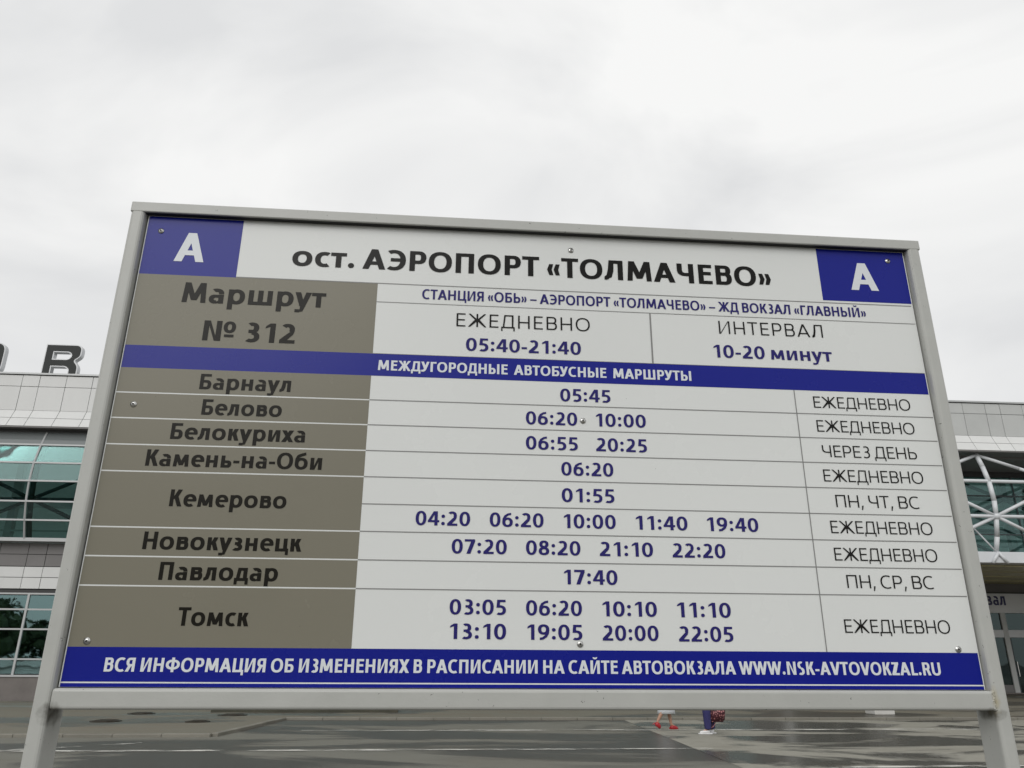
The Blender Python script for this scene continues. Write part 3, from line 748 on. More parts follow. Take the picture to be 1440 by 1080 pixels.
def glyph(ch, p):
    """draws ch from x = 0, returns the body width and the two side bearings"""
    V, H = p.V, p.H; sb = .075 + V * .12; r = sb * .55; X = .735 if V > .15 else .72
    hv = V * 1.12
    if ch == ' ': return .27, 0, 0
    if ch in 'АA':
        w = .93; a = w / 2
        p.d(0, 0, a - hv * .52, 1, hv); p.d(w - hv, 0, a - hv * .48, 1, hv); p.h(.17, w - .17, .22); return w, .01, .01
    if ch == 'Б': w = .70; p.v(0, 0, 1); p.h(V * .5, w - .05, 1 - H); p.bowl(V * .5, w, 0, .60); return w, sb, r
    if ch in 'ВB': w = .70; p.v(0, 0, 1); p.bowl(V * .5, w - .035, .47, 1); p.bowl(V * .5, w, 0, .47 + H); return w, sb, r
    if ch == 'Г': w = .56; p.v(0, 0, 1); p.h(V * .5, w, 1 - H); return w, sb, .02
    if ch == 'Д':
        w = .90; p.v(w - V - .08, H * .5, 1); p.h(.2, w - .1, 1 - H); p.d(.10, H * .5, .2, 1, V * .92)
        p.h(0, w, 0); p.v(0, -.22, H * .9, V * .8); p.v(w - V * .8, -.22, H * .9, V * .8); return w, .02, .03
    if ch in 'ЕE': w = .60; p.v(0, 0, 1); p.h(V * .5, w, 0); p.h(V * .5, w - .05, .46); p.h(V * .5, w - .01, 1 - H); return w, sb, .05
    if ch == 'Ж':
        w = 1.22; c = w / 2; p.v(c - V / 2, 0, 1)
        for s in (1, -1):
            def q(pts): p.poly([(c + s * (x - c), y) for x, y in pts])
            q([(c + V * .3, .44), (c + V * .3, .60), (w - hv - .04, 1), (w - .02, 1), (c + V * .5 + .09, .54)])
            q([(c + V * .3, .42), (c + V * .3, .60), (c + V * .5 + .10, .56), (w, 0), (w - hv * 1.06, 0)])
        return w, .01, .01
    if ch == 'З': 
        w = .62; p.ring(w - .30, .735, .28, .265 + .0, -90, 128); p.ring(w - .31, .27, .31, .285, -135, 90); p.h(.22, w - .3, .455); return w, .04, r
    if ch in 'ИЙ':
        w = .80; p.v(0, 0, 1); p.v(w - V, 0, 1); p.poly([(V * .5, 0), (V * 1.05, 0), (w - V * .5, 1), (w - V * 1.05, 1)] if False else [(V * .6, 0), (V * 1.15, 0), (w - V * .6, 1), (w - V * 1.15, 1)])
        if ch == 'Й': p.ring(w / 2, 1.24, .19, .15, 180, 360, V * .5, H * .75)
        return w, sb, sb
    if ch in 'КK': w = .74; p.v(0, 0, 1); p.d(V * .7, .44, w - hv - .05, 1, hv); p.d(w - hv * 1.04, 0, V * .95, .62, hv * 1.02); return w, sb, .01
    if ch == 'Л': w = .80; p.v(w - V, 0, 1); p.h(.22, w - V * .5, 1 - H); p.poly([(.2, 1), (.2 + V * .95, 1), (.18 + V * .95, .45), (.13 + V * .8, .12), (.0, 0), (0, H * .85), (.10, .25), (.16, .55)]); p.poly([(0, 0), (.02, H), (.13, H * 1.05), (.25, .25), (.2, .05), (.1, -.01)]); return w, .02, sb
    if ch in 'МM':
        w = 1.04; c = w / 2; p.d(0, 0, .06, 1, V * .97); p.d(w - V * .97, 0, w - .06 - V * .97, 1, V * .97)
        p.d(c - V * .55, .12, .06, 1, V * 1.1); p.d(c - V * .55, .12, w - .06 - V * 1.1, 1, V * 1.1); return w, sb * .8, sb * .8
    if ch in 'НH': w = .78; p.v(0, 0, 1); p.v(w - V, 0, 1); p.h(V * .5, w - V * .5, .43); return w, sb, sb
    if ch in 'ОO': w = .96; p.ring(w / 2, .5, w / 2, .515); return w, r, r
    if ch == 'П': w = .76; p.v(0, 0, 1); p.v(w - V, 0, 1); p.h(V * .5, w - V * .5, 1 - H); return w, sb, sb
    if ch in 'РP': w = .68; p.v(0, 0, 1); p.bowl(V * .5, w, .36, 1); return w, sb, r * .8
    if ch in 'СC': w = .78; p.ring(.48, .5, .48, .515, 58, 302); return w, r, .03
    if ch in 'ТT': w = .72; p.h(0, w, 1 - H); p.v(w / 2 - V / 2, 0, 1 - H * .5); return w, .01, .01
    if ch == 'У': w = .80; p.d(.29, .28, 0, 1, hv); p.d(.24, .18, w - hv, 1, hv * .98); p.poly([(.04, .0), (.03, H), (.16, H * 1.1), (.24, .22), (.24 + hv, .2), (.40, .06), (.25, -.015)]); return w, 0, 0
    if ch == 'Ф': w = 1.10; p.v(w / 2 - V / 2, -.02, 1.03); p.ring(w / 2, .52, w / 2, .36); return w, r, r
    if ch == 'Х': w = .84; p.d(0, 0, w - hv * 1.1, 1, hv * 1.1); p.d(w - hv * 1.1, 0, 0, 1, hv * 1.1); return w, .0, .0
    if ch == 'Ц': w = .86; p.v(0, 0, 1); p.v(w - V - .1, 0, 1); p.h(V * .5, w - .0, 0); p.v(w - V * .8, -.22, H * .8, V * .8); return w, sb, .01
    if ch == 'Ч': w = .72; p.v(w - V, 0, 1); p.v(0, .62, 1); p.ring(.36, .66, .36, .30, 180, 270); p.h(.35, w - V * .5, .36); return w, sb * .8, sb
    if ch == 'Ш': w = 1.18; p.v(0, 0, 1); p.v(w / 2 - V / 2, 0, 1); p.v(w - V, 0, 1); p.h(V * .5, w - V * .5, 0); return w, sb, sb
    if ch == 'Ы': w = 1.02; p.v(0, 0, 1); p.bowl(V * .5, .66, 0, .61); p.v(w - V, 0, 1); return w, sb, sb
    if ch == 'Ь': w = .68; p.v(0, 0, 1); p.bowl(V * .5, w, 0, .61); return w, sb, r
    if ch == 'Э': w = .78; p.ring(.30, .5, .48, .515, -122, 122); p.h(.16, w - V * .6, .43); return w, .03, r
    if ch == 'Я': w = .72; p.v(w - V, 0, 1); p.bowl(.04, w - V * .5, .38, 1, right=False); p.d(0, 0, .24, .5, hv); return w, .02, sb
    if ch == 'N': w = .80; p.v(0, 0, 1); p.v(w - V, 0, 1); p.poly([(V * .6, 1), (V * 1.15, 1), (w - V * .6, 0), (w - V * 1.15, 0)]); return w, sb, sb
    if ch == 'S': w = .62; p.ring(.30, .74, .285, .275, 55, 270); p.ring(w - .33, .27, .31, .285, -130, 90); return w, .05, .05
    if ch == 'V': w = .88; c = w / 2; p.d(c - hv * .55, 0, 0, 1, hv); p.d(c - hv * .45, 0, w - hv, 1, hv); return w, 0, 0
    if ch == 'W':
        w = 1.26; h2 = hv * .92
        p.d(.26, 0, 0, 1, h2); p.d(.29, 0, w / 2 - h2 * .5, 1, h2 * .9); p.d(w - .29 - h2 * .9, 0, w / 2 - h2 * .4, 1, h2 * .9); p.d(w - .26 - h2, 0, w - h2, 1, h2); return w, 0, 0
    if ch == 'Z': w = .68; p.h(.03, w - .02, 1 - H); p.h(0, w, 0); p.d(0, H * .6, w - hv * 1.35 - .02, 1 - H * .6, hv * 1.35); return w, .04, .04
    if ch == 'L': w = .56; p.v(0, 0, 1); p.h(V * .5, w, 0); return w, sb, .02
    if ch == 'R': w = .72; p.v(0, 0, 1); p.bowl(V * .5, w - .06, .40, 1); p.d(w - hv, 0, .30, .5, hv); return w, sb, .01
    if ch == 'U': w = .80; p.v(0, .34, 1); p.v(w - V, .34, 1); p.ring(w / 2, .36, w / 2, .375, 180, 360); return w, sb, sb
    # digits
    D = .97
    if ch == '0': w = .70; p.ring(w / 2, D / 2, w / 2, D / 2 + .012); return w, .06, .06
    if ch == '1': w = .44; p.v(w - V, 0, D); p.poly([(0, D - .26), (.04, D - .13), (w - V, D), (w - V * .5, D), (w - V * .5, D - H * .9), (w - V, D - .17)]); return w, .14, .15
    if ch == '2':
        w = .66; p.ring(.315, D - .275, .305, .287, -38, 142); p.h(.0, w, 0); p.poly([(0, 0), (0, H * 1.0), (.36, .52), (.50, .63), (.615, .60), (.56, .44), (.27, H * .7), (.2, 0)]); return w, .06, .07
    if ch == '3': w = .63; p.ring(.29, D - .255, .29, .267, -90, 128); p.ring(.28, .265, .35, .277, -128, 90); p.h(.14, .3, .455 - .005); return w, .07, .07
    if ch == '4': w = .74; p.v(w - V - .11, 0, D); p.h(0, w, .22, H * .95); p.poly([(0, .22), (0, .33), (w - V * 1.35 - .1, D), (w - V * .5 - .1, D), (w - V - .1, D - .2), (.22, .36), (.22, .24)]); return w, .04, .04
    if ch == '5': w = .63; p.h(.08, w - .03, D - H); p.poly([(.085, D), (.085 + V * .9, D), (.06 + V * .9, .46), (.04, .46)]); p.ring(.27, .30, .36, .312, -125, 104); return w, .07, .07
    if ch == '6': w = .69; p.ring(w / 2, .315, w / 2, .327); p.poly([(.0, .34), (.02, .56), (.14, .79), (.36, .93), (.58, .97), (.58, .97 - H), (.42, .80), (.27, .68), (.2, .5), (V, .36)]); return w, .06, .06
    if ch == '7': w = .66; p.h(0, w, D - H); p.poly([(.12, 0), (.12 + hv * 1.1, 0), (w, D - H), (w, D - H * .5), (w - hv, D - H * .5)]); return w, .06, .06
    if ch == '8': w = .68; p.ring(w / 2, D - .245, .30, .257); p.ring(w / 2, .265, w / 2, .277); return w, .06, .06
    if ch == '9': w = .69; p.ring(w / 2, D - .315, w / 2, .327); p.poly([(w, D - .34), (w - .02, D - .56), (w - .14, D - .79), (w - .36, D - .95), (w - .58, D - .98), (w - .58, D - .98 + H), (w - .42, D - .80), (w - .27, D - .68), (w - .2, D - .5), (w - V, D - .36)]); return w, .06, .06
    if ch == ':': p.dot(0, .02, V * 1.15); p.dot(0, .52, V * 1.15); return V * 1.15, .09, .09
    if ch == '.': p.dot(0, 0, V * 1.12); return V * 1.12, .06, .06
    if ch == ',': p.poly([(.0, -.2), (V * .7, -.2), (V * 1.5, .16), (V * .45, .16)]); return V * 1.5, .05, .05
    if ch == '-': p.h(0, .36, .28, H * .95); return .36, .05, .05
    if ch == '–': p.h(0, .66, .29, H * .85); return .66, .04, .04
    if ch in '«»':
        w = .26; t = V * .75
        for k in (0, .25 + V * .1):
            pts = [(k, .38), (k + w - t * 1.0, .66), (k + w, .66), (k + t + .03, .38), (k + w, .10), (k + w - t, .10)]
            if ch == '»': pts = [(w * 2 + V * .1 - x, y) for x, y in pts]
            p.poly(pts[:4]); p.poly([pts[0], pts[3], pts[4], pts[5]])
        return w * 2 + V * .1, .05, .05
    if ch == '№':
        w = .76; p.v(0, 0, 1); p.v(w - V, 0, 1); p.poly([(V * .6, 1), (V * 1.15, 1), (w - V * .6, 0), (w - V * 1.15, 0)])
        p.ring(1.10, .70, .26, .29, 0, 360, V * .75, H * .8); p.h(.90, 1.30, .20, H * .8); return 1.38, sb, .05
    # lower case
    if ch == 'о': w = .80; p.ring(w / 2, X / 2, w / 2, X / 2 + .012); return w, r, r
    if ch == 'а':
        w = .64; p.v(w - V, 0, X * .62); p.ring(w - .32, X - .25, .32, .262, 0, 125); p.ring(.27, .215, .27, .225, 90, 300, V * .95); p.h(.26, w - V * .5, .44 - H * .9 , H * .85); p.d(.28, .02, w - V, .14, V * .6); return w, .05, sb * .9
    if ch == 'б': w = .78; p.ring(w / 2, .355, w / 2, .367); p.poly([(0, .38), (.02, .66), (.13, .88), (.32, .97), (.62, 1.06), (.66, 1.06 - H), (.40, .97 - H), (.24, .72), (.2, .5), (V, .4)]); return w, r, r
    if ch == 'в': w = .66; p.v(0, 0, X); p.bowl(V * .5, w - .04, X * .47, X); p.bowl(V * .5, w, 0, X * .47 + H * .95); return w, sb, r
    if ch == 'д':
        w = .78; p.v(w - V - .07, H * .5, X); p.h(.18, w - .1, X - H); p.d(.09, H * .5, .18, X, V * .9); p.h(0, w, 0); p.v(0, -.20, H * .9, V * .75); p.v(w - V * .75, -.20, H * .9, V * .75); return w, .02, .03
    if ch == 'е': w = .72; p.ring(.39, X / 2, .38, X / 2 + .012, -5 + 0, 305); p.h(.1, w - .0, X * .42, H * .85); return w, r, r
    if ch == 'з': w = .58; p.ring(.26, X - .195, .27, .205, -90, 130); p.ring(.25, .205, .32, .217, -132, 90); p.h(.13, .28, X * .44); return w, .04, r
    if ch in 'ий':
        w = .70; p.v(0, 0, X); p.v(w - V, 0, X); p.poly([(V * .6, 0), (V * 1.2, 0), (w - V * .6, X), (w - V * 1.2, X)])
        return w, sb, sb
    if ch == 'к': w = .64; p.v(0, 0, X); p.d(V * .7, X * .42, w - hv - .04, X, hv * .95); p.d(w - hv, 0, V * .95, X * .64, hv); return w, sb, .01
    if ch == 'л': w = .68; p.v(w - V, 0, X); p.h(.2, w - V * .5, X - H); p.poly([(.17, X), (.17 + V * .9, X), (.16 + V * .9, .35), (.12 + V * .7, .08), (.08, -.01), (.0, .0), (.01, H * .9), (.09, .2), (.14, .4)]); return w, .02, sb
    if ch == 'м': w = .90; c = w / 2; p.d(0, 0, .05, X, V * .93); p.d(w - V * .93, 0, w - .05 - V * .93, X, V * .93); p.d(c - V * .5, .08, .05, X, V * 1.02); p.d(c - V * .5, .08, w - .05 - V * 1.02, X, V * 1.02); return w, sb * .8, sb * .8
    if ch == 'н': w = .68; p.v(0, 0, X); p.v(w - V, 0, X); p.h(V * .5, w - V * .5, X / 2 - H * .55); return w, sb, sb
    if ch == 'п': w = .68; p.v(0, 0, X); p.v(w - V, 0, X); p.h(V * .5, w - V * .5, X - H); return w, sb, sb
    if ch == 'р': w = .74; p.v(0, -.28, X); p.ring(w - .37, X / 2, .37, X / 2 + .012); return w, sb, r
    if ch == 'с': w = .60; p.ring(.39, X / 2, .39, X / 2 + .012, 60, 300); return w, r, .02
    if ch == 'т': w = .64; p.h(0, w, X - H); p.v(w / 2 - V / 2, 0, X - H * .5); return w, .01, .01
    if ch == 'у': w = .74; p.d(w / 2 - hv * .52, .02, 0, X, hv); p.poly([(.14, -.27), (.14 + hv * 1.0, -.27 + .04), (w, X), (w - hv, X), (w / 2 - hv * .4, .02), (.26, -.12)]); p.h(.04, .26, -.28, H * .9); return w, .0, .0
    if ch == 'х': w = .72; p.d(0, 0, w - hv * 1.08, X, hv * 1.08); p.d(w - hv * 1.08, 0, 0, X, hv * 1.08); return w, 0, 0
    if ch == 'ц': w = .76; p.v(0, 0, X); p.v(w - V - .08, 0, X); p.h(V * .5, w, 0); p.v(w - V * .75, -.20, H * .8, V * .75); return w, sb, .01
    if ch == 'ш': w = 1.06; p.v(0, 0, X); p.v(w / 2 - V / 2, 0, X); p.v(w - V, 0, X); p.h(V * .5, w - V * .5, 0); return w, sb, sb
    if ch == 'ь': w = .62; p.v(0, 0, X); p.bowl(V * .5, w, 0, X * .60); return w, sb, r
    raise ValueError(ch)

WT = {'b': (.225, .165), 's': (.205, .150), 'l': (.112, .092), 'm': (.16, .13)}
def text_mesh(s, x0, x1, base, cap, wt, depth0=.0008, step=.00003, track=0.0):
    """x0..x1 and base in metres (local x, z); returns a mesh in the xz plane facing -y"""
    V, H = WT[wt]; pen = []; x = 0; first = True; gl = []
    for i, ch in enumerate(s):
        p = Pen(V, H); w, l, r = glyph(ch, p)
        if first: l = 0; first = False
        x += l; gl.append((x, p)); x += w + (r + track if i < len(s) - 1 else 0)
    k = (x1 - x0) / x; verts = []; faces = []
    for gx_, p in gl:
        for lv, quads in p.P:
            y = -(depth0 + lv * step)
            for q in quads:
                n = len(verts)
                for (u, v) in q: verts.append((x0 + (gx_ + u) * k, y, base + v * cap))
                a = sum(q[i][0] * q[(i + 1) % len(q)][1] - q[(i + 1) % len(q)][0] * q[i][1] for i in range(len(q)))
                idx = list(range(n, n + len(q)))
                faces.append(idx if a > 0 else idx[::-1])
    me = bpy.data.meshes.new('lettering'); me.from_pydata(verts, [], faces); me.update()
    return me, k / cap

TEXTS = [
 ('А', -736.4, -678.2, 102.6, 65.0, 'b', 'white'),
 ('А', 668.6, 729.9, 98.9, 65.0, 'b', 'white'),
 ('ост. АЭРОПОРТ «ТОЛМАЧЕВО»', -505.4, 492.8, 100.6, 45.5, 'b', 'black'),
 ('СТАНЦИЯ «ОБЬ» – АЭРОПОРТ «ТОЛМАЧЕВО» – ЖД ВОКЗАЛ «ГЛАВНЫЙ»', -240.9, 691.8, 163.0, 21.5, 's', 'navy'),
 ('ЕЖЕДНЕВНО', -170.1, 100.1, 220.0, 28.6, 'l', 'black'),
 ('05:40-21:40', -149.8, 80.5, 272.0, 27.8, 's', 'navy'),
 ('ИНТЕРВАЛ', 369.0, 590.6, 213.4, 28.6, 'l', 'black'),
 ('10-20 минут', 353.4, 603.5, 266.5, 28.2, 's', 'navy'),
 ('МЕЖДУГОРОДНЫЕ  АВТОБУСНЫЕ  МАРШРУТЫ', -319.0, 302.7, 319.4, 20.8, 'b', 'white'),
 ('Маршрут', -707.9, -430.8, 191.5, 43.0, 'b', 'ink'),
 ('№', -657.9, -596.3, 270.7, 42.0, 'b', 'ink'), ('312', -578.9, -482.9, 270.7, 42.0, 'b', 'ink'),
 ('Барнаул', -649.2, -480.5, 370.1, 30.6, 'b', 'ink'),
 ('Белово', -638.6, -492.2, 420.3, 30.4, 'b', 'ink'),
 ('Белокуриха', -687.5, -444.5, 468.4, 30.4, 'b', 'ink'),
 ('Камень-на-Оби', -723.5, -409.0, 519.6, 30.4, 'b', 'ink'),
 ('Кемерово', -670.5, -465.9, 592.3, 30.4, 'b', 'ink'),
 ('Новокузнецк', -704.3, -431.3, 668.3, 30.6, 'b', 'ink'),
 ('Павлодар', -669.0, -467.2, 720.0, 30.4, 'b', 'ink'),
 ('Томск', -626.6, -508.0, 795.2, 30.2, 'b', 'ink'),
 ('05:45', 37.0, 136.5, 371.0, 26.4, 's', 'navy'),
 ('06:20', -30.5, 69.5, 420.0, 26.4, 's', 'navy'), ('10:00', 106.0, 204.8, 420.0, 26.4, 's', 'navy'),
 ('06:55', -30.5, 69.5, 469.6, 26.4, 's', 'navy'), ('20:25', 105.0, 204.2, 469.6, 26.4, 's', 'navy'),
 ('06:20', 36.8, 136.6, 518.6, 26.2, 's', 'navy'), ('01:55', 36.8, 136.6, 569.0, 26.2, 's', 'navy'),
 ('04:20', -232.4, -133.2, 617.2, 26.0, 's', 'navy'), ('06:20', -97.2, 2.2, 617.2, 26.0, 's', 'navy'), ('10:00', 39.6, 137.2, 617.4, 26.0, 's', 'navy'),
 ('11:40', 175.0, 273.4, 617.6, 26.0, 's', 'navy'), ('19:40', 310.8, 409.8, 617.8, 26.0, 's', 'navy'),
 ('07:20', -165.2, -65.5, 666.8, 26.0, 's', 'navy'), ('08:20', -30.4, 69.7, 666.9, 26.0, 's', 'navy'), ('21:10', 105.4, 204.9, 667.1, 26.0, 's', 'navy'), ('22:20', 241.3, 341.6, 667.4, 26.0, 's', 'navy'),
 ('17:40', 38.2, 136.3, 718.1, 26.0, 's', 'navy'),
 ('03:05', -165.4, -66.0, 772.1, 26.0, 's', 'navy'), ('06:20', -30.4, 69.8, 772.4, 26.0, 's', 'navy'), ('10:10', 106.7, 205.9, 772.6, 26.0, 's', 'navy'), ('11:10', 243.0, 342.1, 772.9, 26.0, 's', 'navy'),
 ('13:10', -164.0, -65.5, 813.0, 26.0, 's', 'navy'), ('19:05', -28.4, 69.4, 813.3, 26.0, 's', 'navy'), ('20:00', 105.7, 206.5, 813.7, 26.0, 's', 'navy'), ('22:05', 243.1, 342.6, 814.2, 26.0, 's', 'navy'),
 ('ЕЖЕДНЕВНО', 550.6, 753.7, 367.3, 23.8, 'l', 'black'),
 ('ЕЖЕДНЕВНО', 550.8, 753.8, 417.2, 23.8, 'l', 'black'),
 ('ЧЕРЕЗ ДЕНЬ', 555.1, 749.0, 468.6, 23.8, 'l', 'black'),
 ('ЕЖЕДНЕВНО', 551.0, 753.6, 517.6, 23.8, 'l', 'black'),
 ('ПН, ЧТ, ВС', 568.5, 736.6, 567.3, 23.8, 'l', 'black'),
 ('ЕЖЕДНЕВНО', 551.3, 754.0, 617.2, 23.6, 'l', 'black'),
 ('ЕЖЕДНЕВНО', 551.5, 753.8, 668.0, 23.6, 'l', 'black'),
 ('ПН, СР, ВС', 568.3, 737.3, 717.8, 23.6, 'l', 'black'),
 ('ЕЖЕДНЕВНО', 552.4, 753.8, 796.9, 23.4, 'l', 'black'),
 ('ВСЯ ИНФОРМАЦИЯ ОБ ИЗМЕНЕНИЯХ В РАСПИСАНИИ НА САЙТЕ АВТОВОКЗАЛА WWW.NSK-AVTOVOKZAL.RU', -733.1, 721.4, 868.6, 21.8, 'b', 'white'),
]
for s, x0, x1, base, cap, wt, colr in TEXTS:
    me, q = text_mesh(s, x0 / 1e3, x1 / 1e3, pz(base), cap / 1e3 * (1.02 if wt == 's' else 1), wt, track=.11 if s in ('ИНТЕРВАЛ', 'ЕЖЕДНЕВНО') and base < 230 else .02 if wt == 'l' else 0.0)
    link('lettering', me, M[colr], panel)

# ---- screws
def screw(x, t):
    bm = bmesh.new(); bmesh.ops.create_uvsphere(bm, u_segments=14, v_segments=8, radius=.0045)
    for v in bm.verts: v.co.y *= .42
    bmesh.ops.create_cone(bm, cap_ends=True, segments=18, radius1=.0058, radius2=.0056, depth=.0012, matrix=Matrix.Translation((0, .0002, 0)) @ Matrix.Rotation(R(90), 4, 'X'))
    o = bm_obj('screw', bm, M['steel'], sign, smooth=True, loc=(x / 1e3, -.0012, pz(t)), rot=(0, random.uniform(0, 3), 0))
    bm = bmesh.new(); bmesh.ops.create_cone(bm, cap_ends=True, segments=6, radius1=.0021, radius2=.0021, depth=.0006, matrix=Matrix.Translation((0, -.0018, 0)) @ Matrix.Rotation(R(90), 4, 'X'))
    bm_obj('socket', bm, M['recess_dark'], o)
for x, t in ((-770.4, 36), (64.5, 36), (761.2, 25), (-762.8, 403.8), (80.5, 409.5), (-768.3, 820.8), (65.1, 819.8), (762, 824)): screw(x, t)

# ---- weld beads at the joints of rail and posts
def weld(x, y, z, hx, hz, m, n=60, r=.0026, seed=1):
    rnd = random.Random(seed); bm = bmesh.new()
    for _ in range(n):
        c = (x + rnd.uniform(-hx, hx), y + rnd.uniform(-.0008, .0012), z + rnd.uniform(-hz, hz)); rr = r * rnd.uniform(.5, 1.1)
        mt = Matrix.Translation(c) @ Matrix.Diagonal((rr, rr * .5, rr, 1))
        bmesh.ops.create_icosphere(bm, subdivisions=1, radius=1, matrix=mt)
    return bm_obj('weld_bead', bm, m, sign, smooth=True)
weld(.8030, -.0135, 1.535, .0022, .0155, M['paint'], 120, .0028, seed=2)

# ------------------------------------------------------------------ entrance lettering
xl = 0.0; kk = 2.36 / 5.02
for ch in 'вокзал':
    w_, l_, r_ = glyph(ch, Pen(*WT['b']))
    xl += l_ * kk
    me, _ = text_mesh(ch, 0.0, w_ * kk, 0.0, .62, 'b', .02, .0006)
    link('letter', me, M['letter_blue'], bld, (26.58 + xl, YD - .12, 4.36))
    xl += (w_ + r_) * kk

# ------------------------------------------------------------------ people
def skin_mesh(name, verts, edges, radii, root, m, parent, sub=2):
    me = bpy.data.meshes.new(name); me.from_pydata(verts, edges, [])
    o = bpy.data.objects.new(name, me); COL.objects.link(o)
    md = o.modifiers.new('s', 'SKIN'); md.use_smooth_shade = True; md.branch_smoothing = .6
    for i, r in enumerate(radii):
        d = me.skin_vertices[0].data[i]; d.radius = (r, r) if not isinstance(r, tuple) else r; d.use_root = (i == root)
    sm = o.modifiers.new('u', 'SUBSURF'); sm.levels = sub; sm.render_levels = sub
    dg = bpy.context.evaluated_depsgraph_get(); me2 = bpy.data.meshes.new_from_object(o.evaluated_get(dg)); me2.name = name
    bpy.data.objects.remove(o)
    me2.materials.clear()
    for p in me2.polygons: p.use_smooth = True
    return link(name, me2, m, parent)

def person(name, loc, rz, label, joints, hair_len, mats, h=1.66, group=None):
    """joints: dict of leg and arm positions, x forward, y left, z up"""
    e = empty(name, loc, rz, label=label, cat='person')
    V = []; Rr = []; E2 = []
    def add(p, r, prev=None):
        V.append(tuple(p)); Rr.append(r)
        if prev is not None: E2.append((prev, len(V) - 1))
        return len(V) - 1
    pel = add((0, 0, .93), (.13, .10)); wa = add((0, 0, 1.08), (.11, .085), pel); ch = add((.01, 0, 1.26), (.14, .10), wa)
    ct = add((0, 0, 1.36), (.10, .075), ch); nk = add((0, 0, 1.43), (.048, .05), ct); hd0 = add((.01, 0, 1.50), (.062, .07), nk)
    hd1 = add((.025, 0, 1.57), (.073, .09), hd0); add((.02, 0, 1.635), (.055, .07), hd1)
    hands = []
    for s in (1, -1):
        hip, kn, an, toe = joints['leg'][0 if s > 0 else 1]
        a = add(hip, (.085, .085), pel); b = add(kn, (.055, .055), a)
        mid = [(kn[i] * .6 + an[i] * .4) for i in range(3)]; c0 = add(mid, (.052, .052), b)
        c = add(an, (.034, .036), c0); d = add(toe, (.036, .024), c)
        sh, el, wr = joints['arm'][0 if s > 0 else 1]
        f = add(sh, .05, ct); g = add(el, .038, f); w = add(wr, .025, g)
        dr = (Vector(wr) - Vector(el)).normalized(); pm = Vector(wr) + dr * .06; pmi = add(pm, (.034, .016), w)
        for k, (off, ln) in enumerate(((-.026, .070), (-.009, .082), (.009, .076), (.025, .060))):
            q = pm + Vector((off, 0, 0)) + dr * .03; q1 = add(q, .0095, pmi); q2 = add(q + dr * ln * .5 + Vector((0, -s * .008, 0)), .0085, q1); add(q + dr * ln + Vector((0, -s * .024, 0)), .0075, q2)
        t0 = add(Vector(wr) + dr * .03 + Vector((.03, 0, 0)), .011, w); add(Vector(wr) + dr * .07 + Vector((.052, -s * .01, 0)), .009, t0)
    skin_mesh('body', V, E2, Rr, 0, M['skin'], e, 2)
    # face
    for s in (1, -1):
        bm = bmesh.new(); bmesh.ops.create_uvsphere(bm, u_segments=8, v_segments=6, radius=.011, matrix=Matrix.Translation((.108, s * .031, 1.572)))
        bm_obj('eye', bm, M['eye'], e, True)
        bm = bmesh.new(); bmesh.ops.create_uvsphere(bm, u_segments=8, v_segments=6, radius=1, matrix=Matrix.Translation((.02, s * .08, 1.56)) @ Matrix.Diagonal((.018, .009, .03, 1)))
        bm_obj('ear', bm, M['skin'], e, True)
    bm = bmesh.new(); bmesh.ops.create_cone(bm, cap_ends=True, segments=8, radius1=.014, radius2=.004, depth=.045, matrix=Matrix.Translation((.122, 0, 1.548)) @ Matrix.Rotation(R(-18), 4, 'Y'))
    bm_obj('nose', bm, M['skin'], e, True)
    bm = bmesh.new(); bmesh.ops.create_uvsphere(bm, u_segments=8, v_segments=6, radius=1, matrix=Matrix.Translation((.105, 0, 1.512)) @ Matrix.Diagonal((.008, .022, .007, 1)))
    bm_obj('mouth', bm, M['lip'], e, True)
    # hair: shell open to the face, hanging to hair_len
    bm = bmesh.new(); bmesh.ops.create_uvsphere(bm, u_segments=24, v_segments=16, radius=1, matrix=Matrix.Translation((.012, 0, 1.59)) @ Matrix.Diagonal((.112, .094, .105, 1)))
    dl = [v for v in bm.verts if v.co.x > .055 and v.co.z < 1.615]
    bmesh.ops.delete(bm, geom=dl, context='VERTS')
    for v in bm.verts:
        if v.co.z < 1.58 and v.co.x < .05: v.co.z -= hair_len * (1.58 - v.co.z) / .1
    bm_obj('hair', bm, mats['hair'], e, True)
    return e

def loft(name, rings, m, parent, seg=20, cap=False):
    bm = bmesh.new(); prev = None
    for (cx, cy, z, a, b) in rings:
        cur = [bm.verts.new((cx + a * math.cos(2 * math.pi * i / seg), cy + b * math.sin(2 * math.pi * i / seg), z)) for i in range(seg)]
        if prev:
            for i in range(seg): bm.faces.new((prev[i], prev[(i + 1) % seg], cur[(i + 1) % seg], cur[i]))
        elif cap: bm.faces.new(cur)
        prev = cur
    if cap: bm.faces.new(prev)
    return bm_obj(name, bm, m, parent, smooth=True)

def tube(name, pts, rad, m, parent, sub=2):
    return skin_mesh(name, pts, [(i, i + 1) for i in range(len(pts) - 1)], rad, 0, m, parent, sub)

